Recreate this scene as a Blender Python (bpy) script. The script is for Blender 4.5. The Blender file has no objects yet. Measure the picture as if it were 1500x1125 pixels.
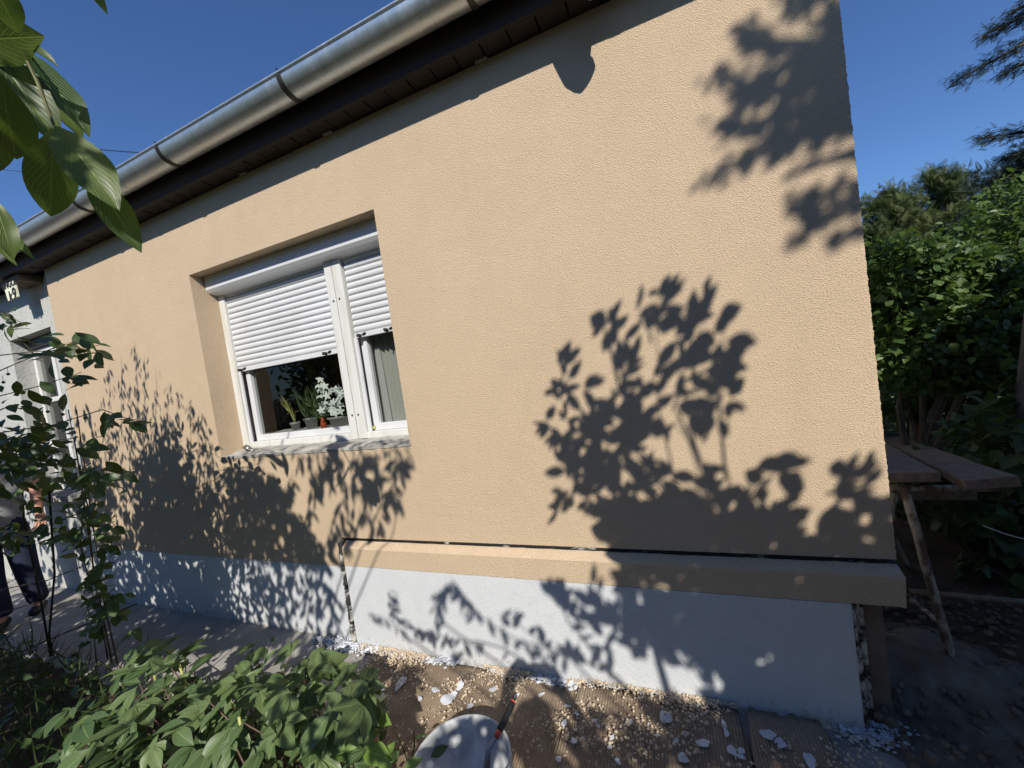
import bpy, bmesh, math, random
import numpy as np
from mathutils import Vector, Matrix, noise
random.seed(7); rng = np.random.default_rng(7)
SC = bpy.context.scene; COL = SC.collection
rad = math.radians

# ------------------------------------------------------------------ camera, sky, sun, exposure
F = 565.0
RM = np.array([[0.92239441, 0.35925872, -0.14185107],
               [-0.11635859, -0.09173548, -0.98896172],
               [-0.36830589, 0.92871835, -0.04281346]])
CP = np.array([0, -1.77, 1.58])
cd = bpy.data.cameras.new('camera'); cam = bpy.data.objects.new('camera', cd); COL.objects.link(cam)
cd.sensor_fit = 'HORIZONTAL'; cd.sensor_width = 36; cd.lens = F / 1500 * 36
cd.clip_start = 0.004; cd.clip_end = 3000
m = Matrix.Identity(4)
for i in range(3):
    m[i][0] = RM[0][i]; m[i][1] = -RM[1][i]; m[i][2] = -RM[2][i]; m[i][3] = CP[i]
cam.matrix_world = m
SC.camera = cam

def ray(u, v):
    return RM.T @ np.array([u - 750, v - 562.5, F])
def onY(u, v, y=0.0):
    d = ray(u, v); return CP + (y - CP[1]) / d[1] * d
def onZ(u, v, z=0.0):
    d = ray(u, v); return CP + (z - CP[2]) / d[2] * d
def pix(p):
    c = RM @ (np.array(p, float) - CP); return (750 + F * c[0] / c[2], 562.5 + F * c[1] / c[2], c[2])
def in_frame(p, mg=25):
    c = RM @ (np.array(p, float) - CP)
    if c[2] < 0.02: return False
    u, v = 750 + F * c[0] / c[2], 562.5 + F * c[1] / c[2]
    return -mg < u < 1500 + mg and -mg < v < 1125 + mg

SUN = ray(768, 975); SUN /= np.linalg.norm(SUN)          # direction the light travels
sun_el = math.asin(-SUN[2]); sun_az = math.atan2(-SUN[0], -SUN[1])   # towards the sun
w = bpy.data.worlds.new('World'); SC.world = w; w.use_nodes = True
nt = w.node_tree; bg = nt.nodes['Background']
sky = nt.nodes.new('ShaderNodeTexSky'); sky.sky_type = 'NISHITA'; sky.sun_disc = False
sky.sun_elevation = sun_el; sky.sun_rotation = sun_az
sky.altitude = 200; sky.air_density = 1.0; sky.dust_density = 0.3; sky.ozone_density = 2.0
tn = nt.nodes.new('ShaderNodeMix'); tn.data_type = 'RGBA'; tn.blend_type = 'MULTIPLY'; tn.inputs[0].default_value = 1; tn.inputs[7].default_value = (.58, .80, 1.14, 1)   # clear, deep blue air
nt.links.new(sky.outputs[0], tn.inputs[6]); nt.links.new(tn.outputs[2], bg.inputs[0]); bg.inputs[1].default_value = 0.105
sl = bpy.data.lights.new('sun', 'SUN'); so = bpy.data.objects.new('sun', sl); COL.objects.link(so)
sl.energy = 4.9; sl.angle = rad(0.53); sl.color = (1, 0.95, 0.86)
so.rotation_euler = Vector(SUN).to_track_quat('-Z', 'Y').to_euler(); so.location = (5, -8, 9)
SC.view_settings.view_transform = 'Standard'; SC.view_settings.look = 'None'
SC.view_settings.exposure = 0.12; SC.view_settings.gamma = 1
SC.render.engine = 'CYCLES'

# ------------------------------------------------------------------ materials
def newmat(name, col, rough=.8, metal=0, spec=.5):
    mt = bpy.data.materials.new(name); mt.use_nodes = True
    b = mt.node_tree.nodes['Principled BSDF']
    b.inputs['Base Color'].default_value = (*col, 1); b.inputs['Roughness'].default_value = rough
    b.inputs['Metallic'].default_value = metal; b.inputs['Specular IOR Level'].default_value = spec
    return mt
def N(mt, t, **k):
    n = mt.node_tree.nodes.new(t)
    for a, v in k.items(): setattr(n, a, v)
    return n
def L(mt, a, b): mt.node_tree.links.new(a, b)
def B(mt): return mt.node_tree.nodes['Principled BSDF']
def objco(mt, scale=(1, 1, 1)):
    tc = N(mt, 'ShaderNodeTexCoord'); mp = N(mt, 'ShaderNodeMapping'); mp.inputs['Scale'].default_value = scale
    L(mt, tc.outputs['Object'], mp.inputs['Vector']); return mp.outputs[0]
def noise_n(mt, vec, scale, detail=4, rough=.5, dist=0):
    n = N(mt, 'ShaderNodeTexNoise'); n.inputs['Scale'].default_value = scale; n.inputs['Detail'].default_value = detail
    n.inputs['Roughness'].default_value = rough; n.inputs['Distortion'].default_value = dist
    L(mt, vec, n.inputs['Vector']); return n.outputs[0]
def ramp(mt, fac, stops):
    r = N(mt, 'ShaderNodeValToRGB'); e = r.color_ramp.elements
    while len(e) < len(stops): e.new(.5)
    for q, (p, c) in zip(e, stops): q.position = p; q.color = (*c, 1)
    L(mt, fac, r.inputs[0]); return r.outputs[0]
def mixc(mt, fac, a, b, mode='MIX'):
    n = N(mt, 'ShaderNodeMix', data_type='RGBA', blend_type=mode)
    for s, v in ((n.inputs[0], fac), (n.inputs[6], a), (n.inputs[7], b)):
        if isinstance(v, (int, float)): s.default_value = v
        elif isinstance(v, tuple): s.default_value = (*v, 1)
        else: L(mt, v, s)
    return n.outputs[2]
def bump(mt, h, strength=.5, dist=.01, normal=None):
    n = N(mt, 'ShaderNodeBump'); n.inputs['Strength'].default_value = strength; n.inputs['Distance'].default_value = dist
    L(mt, h, n.inputs['Height'])
    if normal is not None: L(mt, normal, n.inputs['Normal'])
    L(mt, n.outputs[0], B(mt).inputs['Normal']); return n.outputs[0]

def stucco(name, c1, c2, grain=290, st=.8, dist=.0030):
    mt = newmat(name, c1, .95, spec=.15); v = objco(mt)
    big = noise_n(mt, v, 1.3, 5, .6); mid = noise_n(mt, v, 9, 4, .6)
    vo = N(mt, 'ShaderNodeTexVoronoi', feature='F1'); vo.inputs['Scale'].default_value = grain; vo.inputs['Randomness'].default_value = 1
    wv = N(mt, 'ShaderNodeTexNoise'); wv.inputs['Scale'].default_value = grain * .55; wv.inputs['Detail'].default_value = 3
    L(mt, v, vo.inputs['Vector']); L(mt, v, wv.inputs['Vector'])
    g = ramp(mt, wv.outputs[0], [(.36, (.62, .62, .62)), (.5, (1, 1, 1)), (.62, (1.0, 1.0, 1.0))])
    base = mixc(mt, ramp(mt, big, [(.35, (0, 0, 0)), (.7, (1, 1, 1))]), c1, c2)
    base = mixc(mt, ramp(mt, mid, [(.3, (0, 0, 0)), (.8, (.25, .25, .25))]), base, tuple(x * .86 for x in c2))
    if name == 'peach_render':                           # faint float marks and a few rain runs
        st_ = noise_n(mt, objco(mt, (5, 1, .35)), 1.4, 5, .6); base = mixc(mt, ramp(mt, st_, [(.54, (0, 0, 0)), (.80, (.14, .14, .14))]), base, tuple(x * .74 for x in c2))
        fl = noise_n(mt, objco(mt, (1.4, 1, 2.6)), 3.2, 3, .7, 1.2); base = mixc(mt, ramp(mt, fl, [(.5, (0, 0, 0)), (.75, (.22, .22, .22))]), base, tuple(min(1, x * 1.12) for x in c1))
    else:
        sz = N(mt, 'ShaderNodeSeparateXYZ'); L(mt, v, sz.inputs[0]); spl = noise_n(mt, v, 38, 5, .7); sm_ = N(mt, 'ShaderNodeMath', operation='MULTIPLY_ADD'); L(mt, sz.outputs[2], sm_.inputs[0]); sm_.inputs[1].default_value = -1.6; L(mt, spl, sm_.inputs[2])
        base = mixc(mt, ramp(mt, sm_.outputs[0], [(.44, (0, 0, 0)), (.58, (.65, .65, .65))]) if name == 'grey_render' else 0.0, base, (.30, .25, .20))   # soil splashes along the foot
        st_ = noise_n(mt, objco(mt, (2, 1, 3)), 3.0, 6, .65, .6); base = mixc(mt, ramp(mt, st_, [(.52, (0, 0, 0)), (.74, (.35, .35, .35))]), base, tuple(x * .80 for x in c2))
    base = mixc(mt, .38 if name != 'grey_render' else .22, base, g, 'MULTIPLY'); L(mt, base, B(mt).inputs['Base Color'])
    ad = N(mt, 'ShaderNodeMath', operation='ADD'); L(mt, vo.outputs[0], ad.inputs[0]); L(mt, wv.outputs[0], ad.inputs[1])
    bump(mt, ad.outputs[0], st, dist); return mt
M = {}
M['peach'] = stucco('peach_render', (.618, .480, .333), (.572, .442, .308))
M['grey_render'] = stucco('grey_render', (.65, .67, .69), (.60, .62, .645), st=.6)
M['old_plaster'] = stucco('old_plaster', (.55, .55, .52), (.44, .44, .41), 60, .4, .004)
def plain(name, c, c2, scale, rough=.8, bst=.2, bd=.003, metal=0, sv=(1, 1, 1), spec=.4, lo=.35, hi=.65):
    mt = newmat(name, c, rough, metal, spec); v = objco(mt, sv)
    n = noise_n(mt, v, scale, 6, .6)
    L(mt, ramp(mt, n, [(lo, c), (hi, c2)]), B(mt).inputs['Base Color'])
    if bst: bump(mt, n, bst, bd)
    return mt
M['zinc'] = plain('galvanised_zinc', (.50, .54, .56), (.62, .65, .66), 5, .33, .05, .001, .82, (1, 6, 6))
mt = M['zinc']; v = objco(mt, (26, 2, 2)); s = noise_n(mt, v, 1.0, 7, .75)
sp = N(mt, 'ShaderNodeTexVoronoi'); sp.inputs['Scale'].default_value = 70; L(mt, objco(mt), sp.inputs['Vector'])
a_ = mixc(mt, ramp(mt, s, [(.38, (0, 0, 0)), (.80, (.40, .40, .40))]), (.60, .66, .69), (.82, .85, .86))
a_ = mixc(mt, .18, a_, ramp(mt, sp.outputs['Color'], [(.2, (.6, .6, .6)), (.8, (1, 1, 1))]), 'MULTIPLY')
L(mt, a_, B(mt).inputs['Base Color'])
L(mt, ramp(mt, s, [(.3, (.32, .32, .32)), (.8, (.55, .55, .55))]), B(mt).inputs['Roughness'])
M['dark_metal'] = plain('weathered_dark_steel', (.035, .035, .037), (.07, .065, .06), 30, .5, .2, .001, .5)
M['fascia'] = plain('dark_stained_board', (.014, .010, .010), (.024, .017, .015), 6, .6, .4, .002, 0, (1, 12, 12))
M['soffit'] = plain('brown_soffit_board', (.026, .019, .016), (.045, .034, .028), 5, .7, .4, .002, 0, (4, 1, 1))
M['tile'] = plain('clay_tile', (.22, .08, .05), (.30, .12, .08), 7, .8)
M['white_pvc'] = plain('white_plastic', (.66, .67, .69), (.58, .59, .60), 3, .35, .03, .001, 0, (1, 1, 1), .5)
M['white_wood'] = plain('weathered_white_paint', (.65, .65, .63), (.52, .49, .41), 2.2, .6, .4, .002, 0, (9, 9, 1), .3, .45, .8)
M['sill'] = plain('dirty_cement_sill', (.26, .24, .21), (.46, .44, .40), 14, .9, .6, .006)
M['steel'] = plain('bright_steel', (.45, .45, .45), (.3, .28, .26), 40, .35, .1, .001, .9)
M['gap'] = plain('stained_black_gap', (.012, .012, .012), (.55, .53, .50), 22, .8, .8, .01, 0, (.35, 1, 1), .3, .57, .66)
M['edge_foam'] = plain('stained_render_edge', (.03, .03, .03), (.5, .48, .44), 16, .8, .8, .01, 0, (1, 1, 1), .3, .46, .60)
M['base_brown'] = plain('old_brown_base', (.20, .15, .115), (.12, .095, .08), 6, .9, .6, .01)
M['concrete'] = plain('worn_concrete', (.26, .245, .225), (.36, .34, .31), 5, .9, .5, .006)
M['soil'] = plain('dark_soil', (.05, .036, .024), (.10, .074, .050), 9, 1, 1, .03)
M['rubble'] = plain('dusty_rubble', (.11, .085, .062), (.20, .165, .125), 9, 1, 1, .02)
M['crumb'] = plain('beige_plaster_crumb', (.48, .38, .27), (.64, .53, .40), 60, .9, 0)
M['chip'] = plain('white_filler', (.66, .68, .72), (.52, .54, .58), 30, .8, .5, .004)
M['plastic'] = plain('white_bucket_plastic', (.66, .67, .68), (.40, .41, .42), 13, .4, .5, .004, 0, (1, 1, .5), .4, .42, .60)
M['filler_wet'] = plain('grey_primer', (.30, .32, .36), (.24, .26, .30), 9, .5, .3, .005)
M['black_rubber'] = newmat('black_rubber', (.012, .012, .013), .5)
M['red_rubber'] = newmat('red_rubber', (.42, .05, .04), .5)
M['rust'] = plain('flaking_painted_steel', (.13, .085, .06), (.42, .38, .32), 22, .8, .7, .003, .2, (1, 1, .5), .3, .45, .6)
M['rust_red'] = plain('red_brown_post', (.20, .055, .035), (.12, .045, .03), 12, .8, .4, .002)
M['plank'] = plain('weathered_plank', (.14, .10, .072), (.23, .175, .13), 4, .9, .8, .004, 0, (10, 1.2, 10))
M['bark'] = plain('rough_bark', (.10, .075, .055), (.19, .15, .115), 18, 1, 1, .02, 0, (1, 1, .35))
M['twig'] = plain('brown_twig', (.11, .07, .045), (.16, .11, .07), 30, .9, .3, .002)
M['twig_green'] = plain('green_twig', (.16, .18, .07), (.12, .10, .05), 30, .7, 0)
M['red_stem'] = newmat('reddish_stem', (.10, .06, .04), .6)
M['cane'] = newmat('yellow_cut_cane', (.42, .42, .13), .6)
M['cable'] = newmat('black_cable', (.02, .02, .022), .5)
M['terracotta'] = plain('terracotta', (.42, .15, .08), (.36, .13, .08), 20, .8, .1)
M['pot_white'] = newmat('glazed_white', (.36, .36, .35), .3)
M['petal'] = newmat('white_petal', (.80, .84, .80), .6)
M['orange'] = newmat('orange_plastic', (.45, .07, .025), .5)
M['skin'] = plain('skin', (.52, .27, .18), (.46, .22, .15), 12, .55, 0)
M['shirt'] = plain('grey_white_cotton', (.36, .36, .37), (.30, .30, .31), 6, .9, .3, .01)
M['vest'] = plain('dark_grey_cotton', (.07, .075, .085), (.05, .055, .06), 8, .9, .3, .01)
M['navy'] = plain('navy_work_cloth', (.014, .019, .045), (.020, .026, .055), 9, .9, .3, .01)
M['hair'] = plain('brown_hair', (.035, .022, .015), (.06, .04, .025), 40, .6, .5, .004)
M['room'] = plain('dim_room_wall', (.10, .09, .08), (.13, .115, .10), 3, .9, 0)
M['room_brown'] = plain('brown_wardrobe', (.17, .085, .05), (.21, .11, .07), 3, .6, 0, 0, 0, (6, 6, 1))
M['phone'] = newmat('dark_phone', (.02, .02, .025), .25)
M['sign'] = plain('cream_sign', (.80, .78, .62), (.74, .72, .56), 20, .6, 0)
M['ink'] = newmat('black_ink', (.02, .02, .02), .6)

# cardboard: ribbed by fine bump, dusty
mt = M['cardboard'] = newmat('corrugated_cardboard', (.3, .2, .12), .95, spec=.1)
v = objco(mt); wv = N(mt, 'ShaderNodeTexWave', wave_type='BANDS', bands_direction='X'); wv.inputs['Scale'].default_value = 26
wv.inputs['Distortion'].default_value = .6; wv.inputs['Detail'].default_value = 1; L(mt, v, wv.inputs['Vector'])
n1 = noise_n(mt, v, 4, 6, .65); n2 = noise_n(mt, v, 45, 4, .7)
c = ramp(mt, n1, [(.3, (.20, .148, .105)), (.7, (.33, .255, .18))])
c = mixc(mt, ramp(mt, n2, [(.56, (0, 0, 0)), (.68, (.75, .75, .75))]), c, (.50, .40, .28))
c = mixc(mt, .45, c, ramp(mt, wv.outputs[0], [(0, (.55, .55, .55)), (.6, (1, 1, 1))]), 'MULTIPLY')
L(mt, c, B(mt).inputs['Base Color']); bump(mt, wv.outputs[0], .6, .004)

# ground soil with scattered litter tones
# glass: clear pane with a real reflection
mt = M['glass'] = bpy.data.materials.new('window_glass'); mt.use_nodes = True; t = mt.node_tree; t.nodes.remove(t.nodes['Principled BSDF'])
tr = t.nodes.new('ShaderNodeBsdfTransparent'); gl = t.nodes.new('ShaderNodeBsdfGlossy'); gl.inputs['Roughness'].default_value = .01
tr.inputs[0].default_value = (.80, .815, .805, 1)
fr = t.nodes.new('ShaderNodeFresnel'); fr.inputs[0].default_value = 1.5; mx = t.nodes.new('ShaderNodeMixShader')
ge = t.nodes.new('ShaderNodeNewGeometry'); fm_ = t.nodes.new('ShaderNodeMath'); fm_.operation = 'MULTIPLY_ADD'; fm_.inputs[1].default_value = -1; fm_.inputs[2].default_value = 1
ml_ = t.nodes.new('ShaderNodeMath'); ml_.operation = 'MULTIPLY'; t.links.new(ge.outputs['Backfacing'], fm_.inputs[0]); t.links.new(fm_.outputs[0], ml_.inputs[0]); t.links.new(fr.outputs[0], ml_.inputs[1]); t.links.new(ml_.outputs[0], mx.inputs[0]); t.links.new(tr.outputs[0], mx.inputs[1]); t.links.new(gl.outputs[0], mx.inputs[2])
t.links.new(mx.outputs[0], t.nodes['Material Output'].inputs[0])
def translucent(mt, fac, colsock=None, col=(.5, .5, .5)):
    t = mt.node_tree; b = B(mt); tl = t.nodes.new('ShaderNodeBsdfTranslucent'); mx = t.nodes.new('ShaderNodeMixShader')
    mx.inputs[0].default_value = fac
    if colsock is not None: t.links.new(colsock, tl.inputs[0])
    else: tl.inputs[0].default_value = (*col, 1)
    t.links.new(b.outputs[0], mx.inputs[1]); t.links.new(tl.outputs[0], mx.inputs[2]); t.links.new(mx.outputs[0], t.nodes['Material Output'].inputs[0])
M['curtain'] = newmat('net_curtain', (.74, .73, .68), .9); translucent(M['curtain'], .25, None, (.6, .6, .56))
def see_through(mt, f):
    t = mt.node_tree; out = t.nodes['Material Output']; src = out.inputs[0].links[0].from_socket; tr_ = t.nodes.new('ShaderNodeBsdfTransparent'); mx_ = t.nodes.new('ShaderNodeMixShader')
    mx_.inputs[0].default_value = f; t.links.new(src, mx_.inputs[1]); t.links.new(tr_.outputs[0], mx_.inputs[2]); t.links.new(mx_.outputs[0], out.inputs[0])
see_through(M['curtain'], .16)
M['lace'] = newmat('white_lace', (.75, .75, .74), .9); translucent(M['lace'], .3, None, (.6, .6, .6))

def leafmat(name, ca, cb, rough=.45, trans=.3, veins=True, objrand=True, spec=.5, vein=(1.5, 1.45, 1.3)):
    mt = newmat(name, ca, rough, spec=spec); t = mt.node_tree
    if objrand:
        oi = N(mt, 'ShaderNodeObjectInfo'); fac = oi.outputs['Random']
    else:
        at = N(mt, 'ShaderNodeAttribute', attribute_name='rnd'); fac = at.outputs['Fac']
    c = mixc(mt, fac, ca, cb)
    if veins:
        uv = N(mt, 'ShaderNodeUVMap'); sx = N(mt, 'ShaderNodeSeparateXYZ'); L(mt, uv.outputs[0], sx.inputs[0])
        ab = N(mt, 'ShaderNodeMath', operation='SUBTRACT'); L(mt, sx.outputs[1], ab.inputs[0]); ab.inputs[1].default_value = .5
        ab2 = N(mt, 'ShaderNodeMath', operation='ABSOLUTE'); L(mt, ab.outputs[0], ab2.inputs[0])
        mid = ramp(mt, ab2.outputs[0], [(.0, (1, 1, 1)), (.03, (0, 0, 0))])
        mu = N(mt, 'ShaderNodeMath', operation='MULTIPLY_ADD'); L(mt, ab2.outputs[0], mu.inputs[0]); mu.inputs[1].default_value = -.9
        L(mt, sx.outputs[0], mu.inputs[2])
        fq = N(mt, 'ShaderNodeMath', operation='MULTIPLY'); L(mt, mu.outputs[0], fq.inputs[0]); fq.inputs[1].default_value = 11
        frc = N(mt, 'ShaderNodeMath', operation='PINGPONG'); L(mt, fq.outputs[0], frc.inputs[0]); frc.inputs[1].default_value = .5
        side = ramp(mt, frc.outputs[0], [(0, (.8, .8, .8)), (.10, (0, 0, 0))])
        mx = N(mt, 'ShaderNodeMath', operation='MAXIMUM'); L(mt, mid, mx.inputs[0]); L(mt, side, mx.inputs[1])
        c = mixc(mt, mx.outputs[0], c, tuple(min(1, a * b * 1.25) for a, b in zip(cb, vein)))
        iv = N(mt, 'ShaderNodeMath', operation='SUBTRACT'); iv.inputs[0].default_value = 1; L(mt, mx.outputs[0], iv.inputs[1])
        bump(mt, iv.outputs[0], .5, .0015)
    L(mt, c, B(mt).inputs['Base Color'])
    tc = mixc(mt, .5, c, (.20, .30, .03)); translucent(mt, trans, tc); return mt
M['leaf_big'] = leafmat('walnut_leaf', (.035, .078, .018), (.100, .150, .030), .42, .46)
M['leaf_peony'] = leafmat('peony_leaf', (.055, .105, .040), (.145, .205, .080), .42, .25)
M['leaf_lime'] = leafmat('young_leaf', (.16, .27, .06), (.22, .33, .07), .5, .35)
M['leaf_cherry'] = leafmat('cherry_leaf', (.030, .060, .018), (.055, .095, .028), .4, .25)
M['leaf_vine'] = leafmat('climber_leaf', (.050, .095, .025), (.10, .16, .045), .45, .3)
M['leaf_mass'] = leafmat('bush_leaf', (.045, .095, .025), (.095, .17, .040), .5, .3, False, False)
M['leaf_bright'] = leafmat('bright_shrub_leaf', (.040, .088, .020), (.115, .185, .042), .5, .36, False, False)
M['leaf_dark'] = leafmat('dark_shrub_leaf', (.030, .062, .020), (.07, .115, .032), .5, .25, False, False)
M['needle'] = leafmat('conifer_needle', (.050, .080, .028), (.125, .15, .05), .6, .15, False, False, .3)
M['needle_blue'] = leafmat('dark_conifer_needle', (.016, .028, .024), (.035, .055, .040), .6, .08, False, False, .3)
M['grass'] = leafmat('grass_blade', (.05, .09, .03), (.10, .14, .05), .6, .25, False, False)

# ------------------------------------------------------------------ object helpers
def tag(o, label=None, cat=None, group=None, kind=None):
    if label: o['label'] = label
    if cat: o['category'] = cat
    if group: o['group'] = group
    if kind: o['kind'] = kind
    return o
def empty(name, loc=(0, 0, 0), label=None, cat=None, group=None):
    o = bpy.data.objects.new(name, None); COL.objects.link(o); o.location = loc; o.empty_display_size = .1
    return tag(o, label, cat, group)
def link(name, bm, mat, parent=None, smooth=False, loc=None):
    me = bpy.data.meshes.new(name); bm.to_mesh(me); bm.free(); return link_me(name, me, mat, parent, smooth, loc)
def link_me(name, me, mat=None, parent=None, smooth=False, loc=None):
    if mat and not me.materials: me.materials.append(M[mat] if isinstance(mat, str) else mat)
    if smooth:
        me.polygons.foreach_set('use_smooth', [True] * len(me.polygons))
    o = bpy.data.objects.new(name, me); COL.objects.link(o)
    if loc is not None: o.location = loc
    if parent:
        o.parent = parent
        if loc is None: o.location = (-parent.matrix_world_loc if False else Vector((0, 0, 0)))
    return o
def child(name, bm, mat, parent, smooth=False):
    """mesh given in WORLD coordinates, parented so that it stays there"""
    o = link(name, bm, mat, None, smooth); attach(o, parent); return o
def wloc(o):
    v = Vector(o.location)
    while o.parent: o = o.parent; v += Vector(o.location)
    return v
def attach(o, parent):
    o.parent = parent; o.location = Vector(o.location) - wloc(parent)
def dupe(o, parent, loc=None, rot=None, scale=None):
    c = o.copy(); COL.objects.link(c); c.parent = parent
    if loc is not None: c.location = Vector(loc) - (wloc(parent) if parent else Vector((0, 0, 0)))
    if rot is not None: c.rotation_euler = rot
    if scale is not None: c.scale = (scale,) * 3 if isinstance(scale, (int, float)) else scale
    return c
def box(bm, x0, x1, y0, y1, z0, z1, bev=0):
    vs = [bm.verts.new((x, y, z)) for x in (x0, x1) for y in (y0, y1) for z in (z0, z1)]
    fs = [bm.faces.new([vs[i] for i in q]) for q in ((0, 1, 3, 2), (4, 6, 7, 5), (0, 4, 5, 1), (2, 3, 7, 6), (0, 2, 6, 4), (1, 5, 7, 3))]
    if bev:
        es = {e for f in fs for e in f.edges}
        bmesh.ops.bevel(bm, geom=list(es), offset=bev, segments=2, affect='EDGES', profile=.5)
def boxes(*bs, bev=0):
    bm = bmesh.new()
    for b in bs: box(bm, *b, bev=bev)
    return bm
def prism(bm, prof, x0, x1):
    """closed profile [(y,z)] extruded along x"""
    a = [bm.verts.new((x0, y, z)) for y, z in prof]; b = [bm.verts.new((x1, y, z)) for y, z in prof]
    n = len(prof)
    for i in range(n): bm.faces.new((a[i], a[(i + 1) % n], b[(i + 1) % n], b[i]))
    bm.faces.new(a[::-1]); bm.faces.new(b)
    bmesh.ops.recalc_face_normals(bm, faces=bm.faces[:])
def tube(bm, pts, r, n=7, cap=True):
    pts = [Vector(p) for p in pts]
    rs = r if hasattr(r, '__len__') else [r] * len(pts)
    rings = []; up = Vector((0, 0, 1))
    for i, p in enumerate(pts):
        t = (pts[min(i + 1, len(pts) - 1)] - pts[max(i - 1, 0)]).normalized()
        if t.length < 1e-6: t = Vector((0, 0, 1))
        a = t.cross(up)
        if a.length < .05: a = t.cross(Vector((1, 0, 0)))
        a.normalize(); b = t.cross(a)
        rings.append([bm.verts.new(p + (a * math.cos(2 * math.pi * k / n) + b * math.sin(2 * math.pi * k / n)) * rs[i]) for k in range(n)])
    for i in range(len(rings) - 1):
        for k in range(n): bm.faces.new((rings[i][k], rings[i][(k + 1) % n], rings[i + 1][(k + 1) % n], rings[i + 1][k]))
    if cap: bm.faces.new(rings[0][::-1]); bm.faces.new(rings[-1])
def tubes(*ts, n=7):
    bm = bmesh.new()
    for p, r in ts: tube(bm, p, r, n)
    return bm
def lathe(bm, prof, n=28, c=(0, 0, 0)):
    rings = [[bm.verts.new((c[0] + r * math.cos(2 * math.pi * k / n), c[1] + r * math.sin(2 * math.pi * k / n), c[2] + z)) for k in range(n)] for r, z in prof]
    for i in range(len(rings) - 1):
        for k in range(n): bm.faces.new((rings[i][k], rings[i][(k + 1) % n], rings[i + 1][(k + 1) % n], rings[i + 1][k]))
def wob(a, b, n, amp):
    a = Vector(a); b = Vector(b); out = []
    for i in range(n + 1):
        t = i / n; p = a.lerp(b, t); q = 0 if i in (0, n) else amp
        out.append(p + Vector((random.uniform(-q, q), random.uniform(-q, q), random.uniform(-q, q))))
    return out

# leaves: template (verts Nx3 with x along, y across, z up; faces; uv)
def leaf_tpl(widths, fold=.12, droop=.12, wave=0, lobes=None):
    V, Fc, U = [], [], []
    n = len(widths) - 1
    for i, wd in enumerate(widths):
        t = i / n; z = -droop * t * t
        for s in (-1, -.55, 0, .55, 1):
            V.append((t - (abs(s) ** 2) * .0, s * wd * .5, z + fold * abs(s) * wd + wave * math.sin(9 * t + s) * abs(s) * wd)); U.append((t, .5 + s * .5))
    for i in range(n):
        for k in range(4):
            a = i * 5 + k; Fc.append((a, a + 5, a + 6, a + 1))
    return np.array(V), Fc, U
T_OVAL = leaf_tpl([.02, .26, .42, .50, .47, .36, .20, .01], .10, .15, .03)
T_BIG = leaf_tpl([.03, .14, .27, .38, .46, .50, .51, .49, .43, .33, .20, .01], .10, .18, .05)
T_HEART = leaf_tpl([.10, .60, .80, .78, .62, .40, .18, .01], .08, .15, .03)
T_LANCE = leaf_tpl([.02, .16, .26, .28, .22, .12, .01], .12, .25, .03)
T_PEONY = leaf_tpl([.02, .15, .29, .40, .47, .48, .42, .30, .15, .01], .16, .22, .04)
T_SMALL = (np.array([(0, 0, 0), (.35, -.26, .05), (.35, .26, .05), (.72, -.20, .02), (.72, .20, .02), (1, 0, -.1)]),
           [(0, 1, 3, 5, 4, 2)], [(0, .5), (.35, 0), (.35, 1), (.72, .1), (.72, .9), (1, .5)])
T_SHADOW = leaf_tpl([.02, .34, .50, .48, .30, .01], .06, .1)
def combine(tpls):
    V, Fc, U = [], [], []; o = 0
    for (v, f, u), mt4 in tpls:
        vv = np.c_[v, np.ones(len(v))] @ np.array(mt4).T; V.append(vv[:, :3]); Fc += [tuple(i + o for i in q) for q in f]; U += list(u); o += len(v)
    return np.concatenate(V), Fc, U
def frame(d, nrm):
    d = np.array(d, float); d /= np.linalg.norm(d) + 1e-9
    n = np.array(nrm, float); n = n - d * n.dot(d)
    if np.linalg.norm(n) < 1e-3: n = np.cross(d, [.3, .5, .8])
    n /= np.linalg.norm(n); s = np.cross(n, d); return np.stack([d, s, n], 1)
def tpl_me(name, tpl, mat):
    v, f, u = tpl; me = bpy.data.meshes.new(name); me.from_pydata([tuple(q) for q in v], [], f)
    ul = me.uv_layers.new(name='UVMap'); ul.data.foreach_set('uv', [c for p in me.polygons for i in p.vertices for c in u[i]])
    me.materials.append(M[mat]); me.polygons.foreach_set('use_smooth', [True] * len(me.polygons)); me.update(); return me
def scatter_me(name, tpl, items, mat):
    """items: (pos, dir, normal, length, widthscale) -> one mesh with attribute rnd"""
    v, f, u = tpl; nv = len(v); K = len(items)
    P = np.array([i[0] for i in items]); R = np.array([frame(i[1], i[2]) for i in items])
    S = np.array([[i[3], i[3] * i[4], i[3]] for i in items])
    W = np.einsum('kij,knj->kni', R, v[None] * S[:, None, :]) + P[:, None, :]
    me = bpy.data.meshes.new(name)
    base = [q for q in f]; sizes = np.array([len(q) for q in base]); flat = np.concatenate([np.array(q) for q in base])
    me.vertices.add(nv * K); me.vertices.foreach_set('co', W.reshape(-1))
    me.loops.add(len(flat) * K); me.polygons.add(len(base) * K)
    me.loops.foreach_set('vertex_index', (flat[None] + (np.arange(K) * nv)[:, None]).reshape(-1).astype(np.int32))
    st = np.concatenate([[0], np.cumsum(sizes)[:-1]]); me.polygons.foreach_set('loop_start', (st[None] + (np.arange(K) * len(flat))[:, None]).reshape(-1).astype(np.int32))
    try: me.polygons.foreach_set('loop_total', np.tile(sizes, K).astype(np.int32))
    except Exception: pass
    me.update(calc_edges=True)
    at = me.attributes.new('rnd', 'FLOAT', 'POINT'); at.data.foreach_set('value', np.repeat(rng.random(K), nv))
    me.materials.append(M[mat]); return me
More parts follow.
